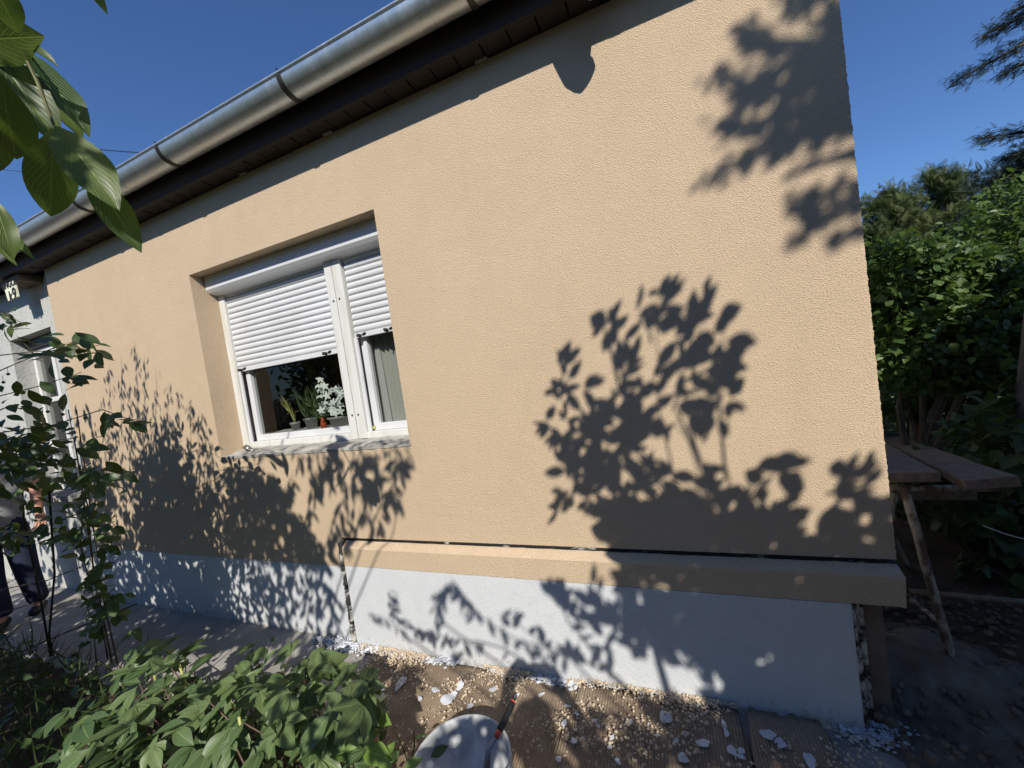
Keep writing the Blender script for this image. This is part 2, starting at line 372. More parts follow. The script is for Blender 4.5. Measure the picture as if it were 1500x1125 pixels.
def inpoly(x, y, P):
    c = False; j = len(P) - 1
    for i in range(len(P)):
        xi, yi = P[i]; xj, yj = P[j]
        if (yi > y) != (yj > y) and x < (xj - xi) * (y - yi) / (yj - yi) + xi: c = not c
        j = i
    return c
def rpoly(P, n):
    xs = [p[0] for p in P]; ys = [p[1] for p in P]; out = []
    while len(out) < n:
        x, y = random.uniform(min(xs), max(xs)), random.uniform(min(ys), max(ys))
        if inpoly(x, y, P): out.append((x, y))
    return out
def rv(s=1): return np.array([random.gauss(0, s), random.gauss(0, s), random.gauss(0, s)])

# ------------------------------------------------------------------ ground and path
def sheet(name, x0, x1, y0, y1, nx, ny, zf):
    bm = bmesh.new(); g = [[bm.verts.new((x0 + (x1 - x0) * i / nx, y0 + (y1 - y0) * j / ny, 0)) for j in range(ny + 1)] for i in range(nx + 1)]
    for r in g:
        for q in r: q.co.z = zf(q.co.x, q.co.y)
    for i in range(nx):
        for j in range(ny): bm.faces.new((g[i][j], g[i + 1][j], g[i + 1][j + 1], g[i][j + 1]))
    return bm
def nz(x, y, s, k=0): return noise.noise(Vector((x * s, y * s, k)))
bm = bmesh.new()                                        # one sheet, fine near the house and coarse out to the horizon
xs = [-600, -150, -40, -15] + [-8 + i * .06 for i in range(int(14 / .06))] + [7, 15, 40, 150, 600]
ys = [-600, -150, -40, -12, -6] + [-3 + i * .06 for i in range(int(9 / .06))] + [7, 12, 40, 150, 600]
def gz(x, y):
    h = 0
    if abs(x) < 9 and abs(y) < 7:
        soft = min(1, max(0, (-y - .45) * 2)) if x < .6 else min(1, max(0, (x - .6) * 2.2))
        h = soft * (nz(x, y, 3) * .04 + nz(x, y, 11, 3) * .018 + .008) - .03
        if x > .55 and y > .1: h += min(.12, (x - .55) * .10)
        if y > 1: h -= 0
    else: h = -.03
    return h
g = [[bm.verts.new((x, y, gz(x, y))) for y in ys] for x in xs]
for i in range(len(xs) - 1):
    for j in range(len(ys) - 1): bm.faces.new((g[i][j], g[i + 1][j], g[i + 1][j + 1], g[i][j + 1]))
ground = link('ground', bm, 'soil', None, True); tag(ground, kind='structure')
pathm = link('path', sheet('path', -9, .62, -.62, .06, 190, 14, lambda x, y: .002 + nz(x, y, 2.5) * .006 + nz(x, y, 14, 5) * .002 - (max(0, -.5 - y) * .3)), 'concrete', None, True)
tag(pathm, kind='structure')

# ------------------------------------------------------------------ house
house = empty('house', (-2, 0, 0), 'single-storey house with new peach render, grey plinth and zinc gutter', 'house')
X0, X1 = -4.95, .712; WX0, WX1, WZ0, WZ1 = -3.0, -1.36, 1.235, 2.541; ZT = 3.02
bm = boxes((X0, WX0, 0, .30, .49, ZT), (WX1, .700, 0, .30, .678, ZT), (WX0, WX1, 0, .30, WZ1, ZT), (WX0, WX1, 0, .30, .678, WZ0 - .012),
           (WX0, -1.985, 0, .30, .49, .678))
# rough right-hand arris of the render
nz0 = lambda z: noise.noise(Vector((0, 0, z * 40)))
z = .678; pa = None
rj = lambda: random.uniform(-.0016, .0016) + nz0(z) * .0016
while z <= ZT + .001:
    a = [bm.verts.new(c) for c in ((.700, 0, z), (.709 + rj(), .001 + rj() * .3, z), (.712 + rj() * .6, .012, z), (.712, .30, z))]
    if pa:
        for k in range(3): bm.faces.new((pa[k], pa[k + 1], a[k + 1], a[k]))
    pa = a; z += random.uniform(.004, .011)
bm.faces.new([bm.verts.new(c) for c in ((.7, 0, .678), (.7, .3, .678), (.712, .3, .678), (.712, .012, .678), (.709, 0, .678))])
child('wall', bm, 'peach', house)
child('plinth', boxes((X0, -1.985, 0, .30, -.05, .488)), 'grey_render', house)
def rough_bottom(x0, x1, y, ytop, z0, z1, name, mat, prof=None):
    pass
bm = bmesh.new(); prism(bm, [(-.045, .524), (-.045, .632), (-.040, .640), (-.001, .661), (.03, .661), (.03, .524)], -1.945, .690)
pa = None; n = 14                                        # broken right end of the ledge
prof = [(-.045, .524), (-.045, .632), (-.040, .640), (-.001, .661), (.20, .661), (.20, .524)]
a = [bm.verts.new((.690, y, z)) for y, z in prof]; b = [bm.verts.new((.706 + random.uniform(-.006, .01), y + random.uniform(0, .008), z + random.uniform(-.008, .002))) for y, z in prof]
for i in range(6): bm.faces.new((a[i], a[(i + 1) % 6], b[(i + 1) % 6], b[i]))
bm.faces.new(b); child('ledge', bm, 'peach', house)
bm = boxes((-1.945, .545, -.045, .02, -.05, .521)); child('plinth', bm, 'grey_render', house)
child('base_wall', boxes((-1.9, .66, .022, .30, -.05, .521), (-1.9, .66, .032, .30, .5235, .6585)), 'base_brown', house)
child('insulation_edge', boxes((.547, .556, -.042, .02, -.04, .515), (.559, .566, -.03, .02, -.04, .512), (.569, .590, -.012, .02, -.04, .518)), 'edge_foam', house)
# black joint above the ledge and the stained vertical joint
bm = bmesh.new(); pts = []
for i in range(110):
    x = -1.975 + i * (2.68 / 109); pts.append((x, .0035 + nz(x, 1, 12) * .003, .6690 + nz(x, 7, 9) * .0025))
tube(bm, pts, [.0075 + nz(p[0], 3, 20) * .003 for p in pts], 6)
tube(bm, [(p[0], .022, p[2]) for p in pts[::6]], .008, 5)
child('joint_strip', bm, 'gap', house, True)
bm = bmesh.new(); pts = []
for i in range(60):
    zz = -.01 + i * .68 / 59; pts.append((-1.968 - (1 - i / 59) * .012 + nz(zz, 2, 14) * .008, -.026 + nz(zz, 4, 10) * .006, zz))
tube(bm, pts, [.018 + (1 - i / 59) * .006 + nz(p[2], 9, 26) * .010 for i, p in enumerate(pts)], 7)
child('joint_strip', bm, 'edge_foam', house, True)
# side, back walls, old neighbouring wall
child('side_wall', boxes((.40, .700, .302, 6, -.1, ZT), (X0 - 4, .39, 5.7, 6, -.1, ZT)), 'old_plaster', house)
# roof
bm = bmesh.new(); prism(bm, [(-.185, 3.205), (-.185, 3.235), (3.15, 5.95), (6.3, 3.27), (6.3, 3.22), (3.15, 5.9)], -9.5, .80)
child('roof', bm, 'tile', house)
bm = bmesh.new(); prism(bm, [(.0, 3.03), (3.15, 5.85), (6, 3.03)], .42, .702); child('gable_wall', bm, 'old_plaster', house)
child('fascia', boxes((-9.5, .75, -.122, -.098, 3.018, 3.20)), 'fascia', house)
child('bargeboard', boxes((.742, .765, -.18, .05, 3.02, 3.20)), 'fascia', house)
soff = child('soffit', boxes((-9.5, .74, -.097, .29, 3.060, 3.075)), 'fascia', house)
bm0 = bmesh.new(); box(bm0, -.0625, .0625, -.0485, .052, -.007, .007, bev=.002); me = bpy.data.meshes.new('soffit_board'); bm0.to_mesh(me); bm0.free(); me.materials.append(M['soffit'])
x = .66
while x > -9.3:
    o = bpy.data.objects.new('soffit_board', me); COL.objects.link(o); o.parent = soff
    o.location = Vector((x, -.0485, 3.030 + random.uniform(0, .006))); o.rotation_euler = (random.uniform(-.01, .01), 0, random.uniform(-.008, .008)); x -= .132
for cx_ in (-1.58, -2.29, -.62): child('plaster_crumb', boxes((cx_ - .03, cx_ + .03, -.02, -.002, 3.014, 3.022)), 'sill', house)
# gutter
GY, GZ, GR = -.21, 3.167, .078
def arc(r, a0=-180, a1=0, n=26): return [(GY + r * math.cos(rad(a0 + (a1 - a0) * i / n)), GZ + r * math.sin(rad(a0 + (a1 - a0) * i / n))) for i in range(n + 1)]
bm = bmesh.new(); nx = 24
prof = arc(GR) + arc(GR - .0016)[::-1]
prism(bm, prof, -9.5, .80)
tube(bm, [(-9.5, GY - GR - .001, GZ + .002), (.80, GY - GR - .001, GZ + .002)], .0075, 10)
gut = child('gutter', bm, 'zinc', house, True)
md = gut.modifiers.new('edge', 'EDGE_SPLIT'); md.split_angle = rad(40)
bm = bmesh.new()
pr = arc(GR - .002); a = [bm.verts.new((.7995, y, z)) for y, z in pr]; bm.faces.new(a)
o = child('end_cap', bm, 'zinc', gut)
for bx in (-5.65, -4.62, -3.60, -2.60, -1.575, -.555, .45, -6.7):
    bm = bmesh.new(); prism(bm, arc(GR + .0055) + arc(GR + .0008)[::-1], bx - .014, bx + .014)
    tube(bm, [(bx, GY - GR - .002, GZ + .0), (bx, GY - GR - .004, GZ + .014), (bx, GY - GR + .012, GZ + .016)], .006, 6)
    box(bm, bx - .014, bx + .014, GY + GR, -.1225, GZ - .01, GZ + .004)
    o = child('bracket', bm, 'dark_metal', gut)
for sx in (-3.1, .1):                                   # soldered seams
    bm = bmesh.new(); prism(bm, arc(GR + .002) + arc(GR + .0002)[::-1], sx - .02, sx + .02); child('seam', bm, 'zinc', gut, False)
# short outlet elbow whose shadow drops on the wall (down-pipe taken off)
bm = bmesh.new(); ox = -.10
tube(bm, [(ox, GY, GZ - GR + .01), (ox, GY, GZ - GR - .03), (ox + .004, GY, GZ - GR - .10), (ox + .022, GY + .01, GZ - GR - .135), (ox + .034, GY + .012, GZ - GR - .158), (ox + .038, GY + .013, GZ - GR - .162)], [.085, .075, .057, .053, .045, .02], 18)
child('outlet', bm, 'zinc', gut, True)

# ---------------------------------------------------------------- window
win = child('window', boxes((WX0, WX0 + .062, .165, .22, 1.245, 2.41), (WX1 - .05, WX1, .165, .22, 1.245, 2.41), (WX0 + .062, WX1 - .05, .168, .22, 1.245, 1.300), bev=.003), 'white_wood', house)
child('mullion', boxes((-1.938, -1.806, .158, .24, 1.262, 2.42), bev=.004), 'white_wood', win)
bm = boxes((-1.874, -1.869, .1562, .1585, 1.262, 2.42)); child('board_joint', bm, 'sill', win)
bm = bmesh.new()
for x, z in ((-1.885, 2.16), (-1.835, 2.165), (-1.885, 1.42), (-1.835, 1.42)):
    tube(bm, [(x - .01, .159, z), (x - .01, .154, z)], .006, 8)
child('screw', bm, 'dark_metal', win)
bm = bmesh.new(); prism(bm, [(.09, 2.539), (.09, 2.445), (.105, 2.425), (.185, 2.405), (.25, 2.405), (.25, 2.539)], WX0 + .004, WX1 - .004)
child('shutter_box', bm, 'white_pvc', win)
# shutter slats
def slat(x0, x1, z): 
    bm = bmesh.new(); pr = [(.186 - .006 * math.sin(math.pi * i / 6) , z + .037 * i / 6) for i in range(7)] + [(.192, z + .0385), (.192, z)]
    pr[0] = (.190, z); pr[6] = (.190, z + .037); prism(bm, pr, x0, x1); return bm
for (x0, x1, zb) in ((WX0 + .064, -1.927, 1.868), (-1.793, WX1 - .052, 1.938)):
    z = zb
    while z < 2.40:
        o = child('slat', slat(x0, x1, z), 'white_pvc', win); z += .0400
    o = child('bottom_bar', boxes((x0, x1, .176, .198, zb - .036, zb - .003), bev=.003), 'white_pvc', win)
    for xx in (x0 + .05, x1 - .12):
        if xx < WX1 - .1:
            bm = bmesh.new(); tube(bm, [(xx, .177, zb - .025), (xx + .0, .150, zb - .022), (xx + .006, .145, zb - .03)], [.011, .010, .008], 8); tube(bm, [(xx + .02, .172, zb - .02), (xx + .045, .170, zb - .012)], .006, 6)
            child('stopper', bm, 'dark_metal', win, True)
# guide rail + sashes
child('guide_rail', boxes((WX0 + .064, WX0 + .088, .176, .19, 1.30, 1.835), bev=.002), 'white_pvc', win)
child('guide_rail', boxes((-1.802, -1.778, .176, .19, 1.30, 1.905), bev=.002), 'white_pvc', win)
def sash(x0, x1, z0, z1, y0=.205, y1=.25, t=.045):
    return boxes((x0, x0 + t, y0, y1, z0, z1), (x1 - t, x1, y0, y1, z0, z1), (x0 + t, x1 - t, y0, y1, z0, z0 + t), (x0 + t, x1 - t, y0, y1, z1 - t, z1), bev=.004)
child('sash', sash(WX0 + .10, -1.905, 1.301, 2.40), 'white_pvc', win)
child('sash', sash(-1.778, WX1 - .02, 1.301, 2.40), 'white_pvc', win)
child('pane', boxes((WX0 + .146, -1.951, .228, .232, 1.347, 2.354)), 'glass', win)
child('pane', boxes((-1.732, WX1 - .066, .228, .232, 1.347, 2.354)), 'glass', win)
child('sticker', boxes((-1.785, -1.762, .1990, .2045, 1.312, 1.332)), 'cane', win)
bm = bmesh.new()                                         # uneven cement sill, sloping outward
nx, ny = 90, 8; g = []
for i in range(nx + 1):
    r = []
    for j in range(ny + 1):
        x = WX0 + .001 + (WX1 - WX0 - .002) * i / nx; y = .164 - j * .168 / ny
        z = 1.262 - .024 * j / ny + nz(x, y, 9) * .006 + nz(x, y, 40) * .002
        r.append(bm.verts.new((x, y + (nz(x, 3, 18) * .006 if j == ny else 0), z)))
    r.append(bm.verts.new((r[-1].co.x, r[-1].co.y, WZ0 - .011))); g.append(r)
for i in range(nx):
    for j in range(ny + 1): bm.faces.new((g[i][j], g[i + 1][j], g[i + 1][j + 1], g[i][j + 1]))
bmesh.ops.recalc_face_normals(bm, faces=bm.faces[:])
child('sill', bm, 'sill', win)
bm = bmesh.new(); tube(bm, [(-2.925, .12, 1.275), (-2.885, .11, 1.285), (-2.86, .10, 1.275)], .013, 8); tube(bm, [(-2.86, .10, 1.275), (-2.83, .09, 1.262)], .02, 10); box(bm, -2.84, -2.78, .075, .125, 1.254, 1.262)
o = child('window_latch', bm, 'steel', None, True) if False else link('window_latch', bm, 'steel', None, True)
tag(o, 'small steel catch lying on the cement sill at the window corner', 'latch')
# room behind the glass
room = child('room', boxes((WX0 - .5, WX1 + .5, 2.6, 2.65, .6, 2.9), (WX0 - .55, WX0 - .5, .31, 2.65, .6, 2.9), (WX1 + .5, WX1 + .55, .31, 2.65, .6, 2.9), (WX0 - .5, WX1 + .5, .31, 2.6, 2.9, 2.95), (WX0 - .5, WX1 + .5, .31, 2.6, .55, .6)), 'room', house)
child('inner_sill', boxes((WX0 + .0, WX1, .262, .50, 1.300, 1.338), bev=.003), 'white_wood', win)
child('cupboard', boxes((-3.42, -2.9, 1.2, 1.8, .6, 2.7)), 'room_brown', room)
bm = bmesh.new(); pp = None
for i in range(70):
    x = -1.79 + i * .42 / 69; y = .292 + .010 * math.sin(i * 1.1); a = [bm.verts.new((x, y, 1.342)), bm.verts.new((x, y, 2.40))]
    if pp: bm.faces.new((pp[0], a[0], a[1], pp[1]))
    pp = a
cu = link('net_curtain', bm, 'curtain', None, True); tag(cu, 'grey net curtain hanging behind the right-hand window pane', 'curtain')
bm = bmesh.new(); pp = None
for i in range(14):
    x = -1.725 + i * .05 / 13; y = .272 + .008 * math.sin(i * 1.3); a = [bm.verts.new((x, y, 1.34)), bm.verts.new((x - .01, y, 1.84))]
    if pp: bm.faces.new((pp[0], a[0], a[1], pp[1]))
    pp = a
tag(link('lace_strip', bm, 'lace', None, True), 'white lace strip hanging beside the mullion behind the right pane', 'curtain')

# plants on the inner sill
def pot(name, x, y, r, h, mat, label, cat='plant pot'):
    t = empty(name, (x, y, 1.339), label, cat)
    bm = bmesh.new(); lathe(bm, [(.001, 0), (r * .7, 0), (r, h), (r * 1.08, h), (r * 1.08, h - .012), (r, h - .014)], 24, (x, y, 1.339)); child('pot', bm, mat, t, True)
    bm = bmesh.new(); lathe(bm, [(.001, h - .01), (r * .97, h - .012)], 20, (x, y, 1.339)); child('compost', bm, 'soil', t); return t
def part_leaves(t, tpl, mat, items, name='leaf'):
    me = tpl_me(name, tpl, mat); base = wloc(t)
    for (p, d, n, l, wsc) in items:
        o = bpy.data.objects.new(name, me); COL.objects.link(o); o.parent = t; o.location = Vector(p) - base
        o.rotation_euler = Matrix(frame(d, n).tolist()).to_euler(); o.scale = (l, l * wsc, l)
t = pot('orchid', -2.22, .36, .075, .07, 'pot_white', 'potted orchid with a spray of white flowers on the inner sill', 'orchid')
bm = bmesh.new(); tube(bm, [(-2.22, .36, 1.40), (-2.26, .35, 1.55), (-2.33, .33, 1.66), (-2.30, .32, 1.72)], .003, 5); tube(bm, [(-2.22, .36, 1.40), (-2.18, .34, 1.52), (-2.10, .33, 1.62)], .003, 5); child('stem', bm, 'twig_green', t)
pet = combine([(T_OVAL, Matrix.Rotation(k * 2 * math.pi / 5, 4, 'Z')) for k in range(5)])
fl = []
for p, sp, n in (((-2.31, .32, 1.67), .018, 4), ((-2.285, .31, 1.60), .02, 5), ((-2.25, .30, 1.53), .035, 9), ((-2.21, .30, 1.49), .04, 9), ((-2.12, .31, 1.58), .03, 6), ((-2.15, .31, 1.52), .03, 5)):
    for k in range(n): fl.append((np.array(p) + rv(sp) * (1, .5, 1), rv(1), np.array([.1, -1, .2]) + rv(.35), .030, 1.2))
part_leaves(t, pet, 'petal', fl, 'flower')
part_leaves(t, T_BIG, 'leaf_vine', [((-2.22, .36, 1.40), (math.cos(a), -.3 + math.sin(a) * .3, .35), (0, 0, 1), .16, .5) for a in (0, 1.2, 2.2, 3.1, 4.4)])
t = pot('spider_plant', -2.52, .38, .05, .08, 'pot_white', 'spiky green house plant in a white pot on the inner sill', 'house plant')
its = []
for k in range(70):
    a = random.uniform(0, 6.28); e = random.uniform(.3, 1.6); its.append(((-2.46 + random.uniform(-.1, .1), .38 + random.uniform(-.03, .03), 1.40 + random.uniform(-.02, .05)), (math.cos(a) * .8, math.sin(a) * .25, e), (math.cos(a), 0, .2), random.uniform(.12, .28), .16))
part_leaves(t, T_LANCE, 'leaf_vine', its)
t = pot('dry_plant', -2.68, .37, .035, .06, 'pot_white', 'small dry straw-coloured plant in a white cup near the window corner', 'house plant')
bm = bmesh.new()
for k in range(16):
    a = random.uniform(-1, 1); tube(bm, [(-2.68, .37, 1.39), (-2.68 + a * .04, .36, 1.48), (-2.68 + a * .12, .35, 1.52 + random.uniform(-.06, .12))], .0016, 4)
child('stalk', bm, 'cane', t)
t = pot('trailing_plant', -2.05, .42, .09, .075, 'pot_white', 'dark leafy house plant in a wide white bowl beside the orchid', 'house plant')
part_leaves(t, T_OVAL, 'leaf_cherry', [((-2.05 + random.uniform(-.1, .1), .40 + random.uniform(-.04, .04), 1.40 + random.uniform(0, .14)), rv(), (0, -.6, 1), .07, .9) for k in range(40)])
bm = bmesh.new(); lathe(bm, [(.001, 0), (.020, 0), (.022, .035), (.012, .06), (.009, .08), (.001, .081)], 18, (-2.335, .32, 1.339)); tag(link('watering_bottle', bm, 'orange', None, True), 'orange-red plastic bottle standing between the pots on the inner sill', 'bottle')
t = pot('broad_leaf_plant', -1.50, .40, .075, .10, 'terracotta', 'broad-leaved plant in a terracotta pot behind the right-hand pane', 'house plant')
part_leaves(t, T_BIG, 'leaf_lime', [((-1.50, .40, 1.43), (-.45, -.1, 1), (1, -.6, .3), .26, .6), ((-1.50, .40, 1.43), (-.2, -.1, .9), (.6, -1, .3), .20, .6), ((-1.50, .40, 1.43), (.5, 0, 1), (-.6, -1, .3), .2, .6), ((-1.5, .42, 1.43), (-.8, .1, .5), (.3, -.6, 1), .16, .6)])

# ---------------------------------------------------------------- older neighbouring part of the building on the left
old = empty('old_house_wing', (-6, .05, 0), 'older grey-plastered part of the building with a deep white casement window', 'building')
OY = .06; ox0, ox1, oz0, oz1 = -6.05, -5.20, .98, 2.56
child('wall', boxes((-9.5, ox0, OY, .50, -.05, 3.015), (ox1, X0 - .001, OY, .50, -.05, 3.015), (ox0, ox1, OY, .50, oz1, 3.015), (ox0, ox1, OY, .50, -.05, oz0)), 'old_plaster', old)
child('sill', boxes((ox0 - .04, ox1 + .03, -.02, .28, oz0 - .055, oz0 + .002), bev=.004), 'concrete', old)
wn = child('window', sash(ox0 + .002, ox1 - .002, oz0 + .004, oz1 - .10, .19, .25, .05), 'white_wood', old)
child('mullion', boxes((-5.655, -5.595, .185, .245, oz0 + .056, oz1 - .152), bev=.003), 'white_wood', wn)
child('transom', boxes((ox0 + .054, -5.657, .19, .242, 1.90, 1.945), (-5.593, ox1 - .054, .19, .242, 1.90, 1.945), (ox0 + .054, -5.657, .195, .235, 1.42, 1.45), (-5.593, ox1 - .054, .195, .235, 1.42, 1.45), bev=.002), 'white_wood', wn)
child('pane', boxes((ox0 + .055, ox1 - .055, .22, .224, oz0 + .056, oz1 - .152)), 'glass', wn)
child('blind_box', boxes((ox0 + .002, ox1 - .002, .16, .25, oz1 - .098, oz1 - .002), bev=.003), 'dark_metal', wn)
child('room', boxes((ox0 - .2, ox1 + .2, .9, .95, .6, 2.9), (ox0 - .2, ox0 - .15, .51, .9, .6, 2.9), (ox1 + .15, ox1 + .2, .51, .9, .6, 2.9)), 'curtain', wn)
child('eaves_bracket', boxes((-5.46, -5.16, -.09, .05, 2.96, 3.014)), 'plank', old)
# small enamel number board hanging from the eaves
sgn = empty('house_number_sign', tuple(onY(14, 425, -.10)), 'small cream house-number board hanging under the dark eaves at far left', 'sign')
c0 = onY(4, 416, -.10); c1 = onY(20, 410, -.10); c2 = onY(26, 434, -.10); c3 = onY(12, 441, -.10)
bm = bmesh.new(); a = [bm.verts.new(tuple(c)) for c in (c3, c2, c1, c0)]; b = [bm.verts.new(tuple(c + np.array([0, .012, 0]))) for c in (c3, c2, c1, c0)]
bm.faces.new(a); bm.faces.new(b[::-1])
for i in range(4): bm.faces.new((a[i], b[i], b[(i + 1) % 4], a[(i + 1) % 4]))
bmesh.ops.recalc_face_normals(bm, faces=bm.faces[:]); child('board', bm, 'sign', sgn)
def text(s, p, size, rot, mat, parent, name='lettering'):
    cu = bpy.data.curves.new('txt', 'FONT'); cu.body = s; cu.size = size; cu.extrude = .001; cu.align_x = 'CENTER'; cu.align_y = 'CENTER'; cu.offset = size * .02
    o = bpy.data.objects.new('tmp', cu); COL.objects.link(o); bpy.context.view_layer.update()
    me = bpy.data.meshes.new_from_object(o.evaluated_get(bpy.context.evaluated_depsgraph_get())); bpy.data.objects.remove(o)
    me.materials.clear(); me.materials.append(M[mat]); q = bpy.data.objects.new(name, me); COL.objects.link(q); q.location = p; q.rotation_euler = rot; attach(q, parent); return q
text('9', tuple(onY(21, 431, -.1035)), .15, (rad(90), 0, 0), 'ink', sgn); text('k', tuple(onY(15.5, 434, -.1035)), .12, (rad(90), 0, 0), 'ink', sgn)
text('BNGO', tuple(onY(12, 417, -.1035)), .085, (rad(90), 0, 0), 'ink', sgn)
# cables in the sky
for i, (a, b) in enumerate((((-20, 246), (160, 256)), ((60, 206), (215, 224)))):
    p = onY(*a, -1.3 if i else -1.2) if False else onY(*a, -.9); q = onY(*b, 1.8 if i else 2.5)
    p = Vector(onY(*a, 3.0)); q = Vector(onY(*b, 3.0)); d = (q - p)
    pts = [p + d * t - Vector((0, 0, .3 * (1 - (2 * t - 1) ** 2) * .15)) for t in [k / 8 - .3 for k in range(15)]]
    tag(link('overhead_cable', tubes((pts, .010 if i else .006), n=5), 'cable', None, True), ('thicker upper' if i else 'thin lower') + ' black cable crossing the sky behind the big leaves', 'cable')

# ---------------------------------------------------------------- cardboard, debris, bucket
def card(name, corners, z, label, seed, lift=None):
    bm = bmesh.new(); n = 26; A, Bc, Cc, D = [np.array(c, float) for c in corners]; top = {}
    for i in range(n + 1):
        for j in range(n + 1):
            s, t = i / n, j / n; p = (A * (1 - s) + Bc * s) * (1 - t) + (D * (1 - s) + Cc * s) * t
            e = (1 if i in (0, n) else 0) * nz(t, seed, 7) * .02; e2 = (1 if j in (0, n) else 0) * nz(s, seed + 4, 7) * .02
            zz = z + abs(nz(p[0], p[1], 2.5, seed)) * .012 + (lift(s, t) if lift else 0)
            top[i, j] = (p[0] + e, p[1] + e2, zz)
    up = {k: bm.verts.new(v) for k, v in top.items()}; lo = {k: bm.verts.new((v[0], v[1], v[2] - .004)) for k, v in top.items()}
    for i in range(n):
        for j in range(n):
            bm.faces.new((up[i, j], up[i + 1, j], up[i + 1, j + 1], up[i, j + 1])); bm.faces.new((lo[i, j], lo[i, j + 1], lo[i + 1, j + 1], lo[i + 1, j]))
    for i in range(n):
        bm.faces.new((up[i, 0], lo[i, 0], lo[i + 1, 0], up[i + 1, 0])); bm.faces.new((up[i, n], up[i + 1, n], lo[i + 1, n], lo[i, n]))
        bm.faces.new((up[0, i], up[0, i + 1], lo[0, i + 1], lo[0, i])); bm.faces.new((up[n, i], lo[n, i], lo[n, i + 1], up[n, i + 1]))
    return tag(link(name, bm, 'cardboard', None, True), label, 'cardboard')
card('cardboard_sheet', [(-1.62, -.62), (-.62, -.80), (-.50, -.055), (-1.80, -.058)], .012, 'brown cardboard sheet with a curled edge under the bucket', 1, lambda s, t: .05 * max(0, .35 - t) * 2 * max(0, 1 - s * 1.6))
card('cardboard_sheet', [(-.66, -1.05), (.16, -.95), (.12, -.056), (-.55, -.054)], .028, 'ribbed cardboard sheet covered with plaster crumbs in the middle of the path', 2)
card('cardboard_sheet', [(.10, -.95), (.50, -.85), (.40, -.054), (.15, -.060)], .040, 'shaded cardboard sheet at the right end of the grey plinth', 3)
# crumbs: nobody could count them
def blobs(name, pts, mat, flat=.6, tag_=None):
    ico = bmesh.new(); bmesh.ops.create_icosphere(ico, subdivisions=1, radius=1); V = np.array([v.co for v in ico.verts]); Fc = [tuple(v.index for v in f.verts) for f in ico.faces]; ico.free()
    tpl = (V * (1, 1, flat), Fc, [(0, 0)] * len(V))
    return link_me(name, scatter_me(name, tpl, [(p, rv() * (1, 1, .2), (random.gauss(0, .25), random.gauss(0, .25), 1), s, random.uniform(.5, 1)) for p, s in pts], mat))
pts = []
for k in range(15000):
    u = random.uniform(.0, 1) ** 2.6; x = random.uniform(-1.9, .55); y = -.055 - u * .55
    if nz(x, y, 5, 2) + random.uniform(-.25, .25) < -.10 + u * .42: continue
    pts.append(((x, y, .030 + random.uniform(0, .012) if x < -.5 else .045 + random.uniform(0, .012)), random.choice((.0015, .002, .003, .0045, .0075)) * random.uniform(.7, 1.3)))
tag(blobs('plaster_crumbs', pts, 'crumb'), kind='stuff')
pts = []
for k in range(2600):
    x = random.uniform(-2.3, .62); y = -.046 - abs(random.gauss(0, .018)); 
    if nz(x, 0, 4, 8) < -.12: continue
    pts.append(((x, y, .010 + random.uniform(0, .022)), random.uniform(.004, .022) * random.random() + .003))
for k in range(230):
    pts.append(((random.gauss(.58, .05), random.gauss(-.03, .035), .02 + random.uniform(0, .02)), random.uniform(.003, .011)))
for k in range(700):
    pts.append(((random.gauss(-2.02, .07), random.gauss(-.06, .03), .012 + random.uniform(0, .02)), random.uniform(.004, .013)))
tag(blobs('filler_splatter', pts, 'chip', .22), kind='stuff')
# flat chips of filler, single ones
def chip_me(sd):
    random.seed(sd); bm = bmesh.new(); n = 13; r0 = [random.uniform(.40, 1) for _ in range(n)]; rr = [(r0[k - 1] + 4 * r0[k] + r0[(k + 1) % n]) / 6 for k in range(n)]; el = random.uniform(.55, 1)
    t = [bm.verts.new((math.cos(k * 6.283 / n) * rr[k], math.sin(k * 6.283 / n) * rr[k] * el, .10 + random.uniform(-.05, .10))) for k in range(n)]
    b = [bm.verts.new((v.co.x * 1.04, v.co.y * 1.04, 0)) for v in t]; c = bm.verts.new((random.uniform(-.2, .2), random.uniform(-.2, .2), random.uniform(.05, .2)))
    for k in range(n): bm.faces.new((t[k], t[(k + 1) % n], c)); bm.faces.new((b[k], b[(k + 1) % n], t[(k + 1) % n], t[k]))
    me = bpy.data.meshes.new('filler_chip'); bm.to_mesh(me); bm.free(); me.materials.append(M['chip']); return me
chips = [chip_me(s) for s in range(6)]; random.seed(21)
CP_ = [(587, 1001, .045), (638, 1011, .035), (657, 1023, .040), (674, 1004, .025), (689, 1034, .018), (722, 1010, .020), (758, 1018, .018), (793, 1017, .018), (830, 1034, .018), (845, 1046, .014), (826, 1060, .022), (871, 1055, .014), (876, 1063, .016), (841, 1085, .020), (893, 1094, .014), (975, 1050, .030), (1030, 1088, .032), (1060, 1060, .022), (1064, 1073, .020), (1003, 1075, .014), (963, 1077, .012), (990, 1085, .016), (1072, 1100, .030), (1085, 1108, .02), (1125, 1075, .030), (1140, 1085, .025), (1187, 1115, .034), (1085, 1100, .02), (1145, 1090, .02), (818, 1112, .016), (615, 1023, .02), (560, 1020, .03), (538, 1008, .022), (700, 1064, .012), (1000, 1110, .025), (920, 1058, .02), (897, 1080, .014), (950, 1060, .01), (905, 1115, .018)]
for (u, v, r) in CP_:
    z = .030 if u < 640 else .046; p = onZ(u, v, z)
    if p[0] > .1: p = onZ(u, v, .056)
    o = bpy.data.objects.new('filler_chip', random.choice(chips)); COL.objects.link(o); o.location = p; o.rotation_euler = (random.uniform(-.2, .2), random.uniform(-.2, .2), random.uniform(0, 6)); o.scale = (r * random.uniform(.9, 1.4), r * random.uniform(.8, 1.3), r * .6)
    tag(o, 'flat white chip of filler fallen on the cardboard along the wall', 'chip', 'white filler chips on the cardboard')
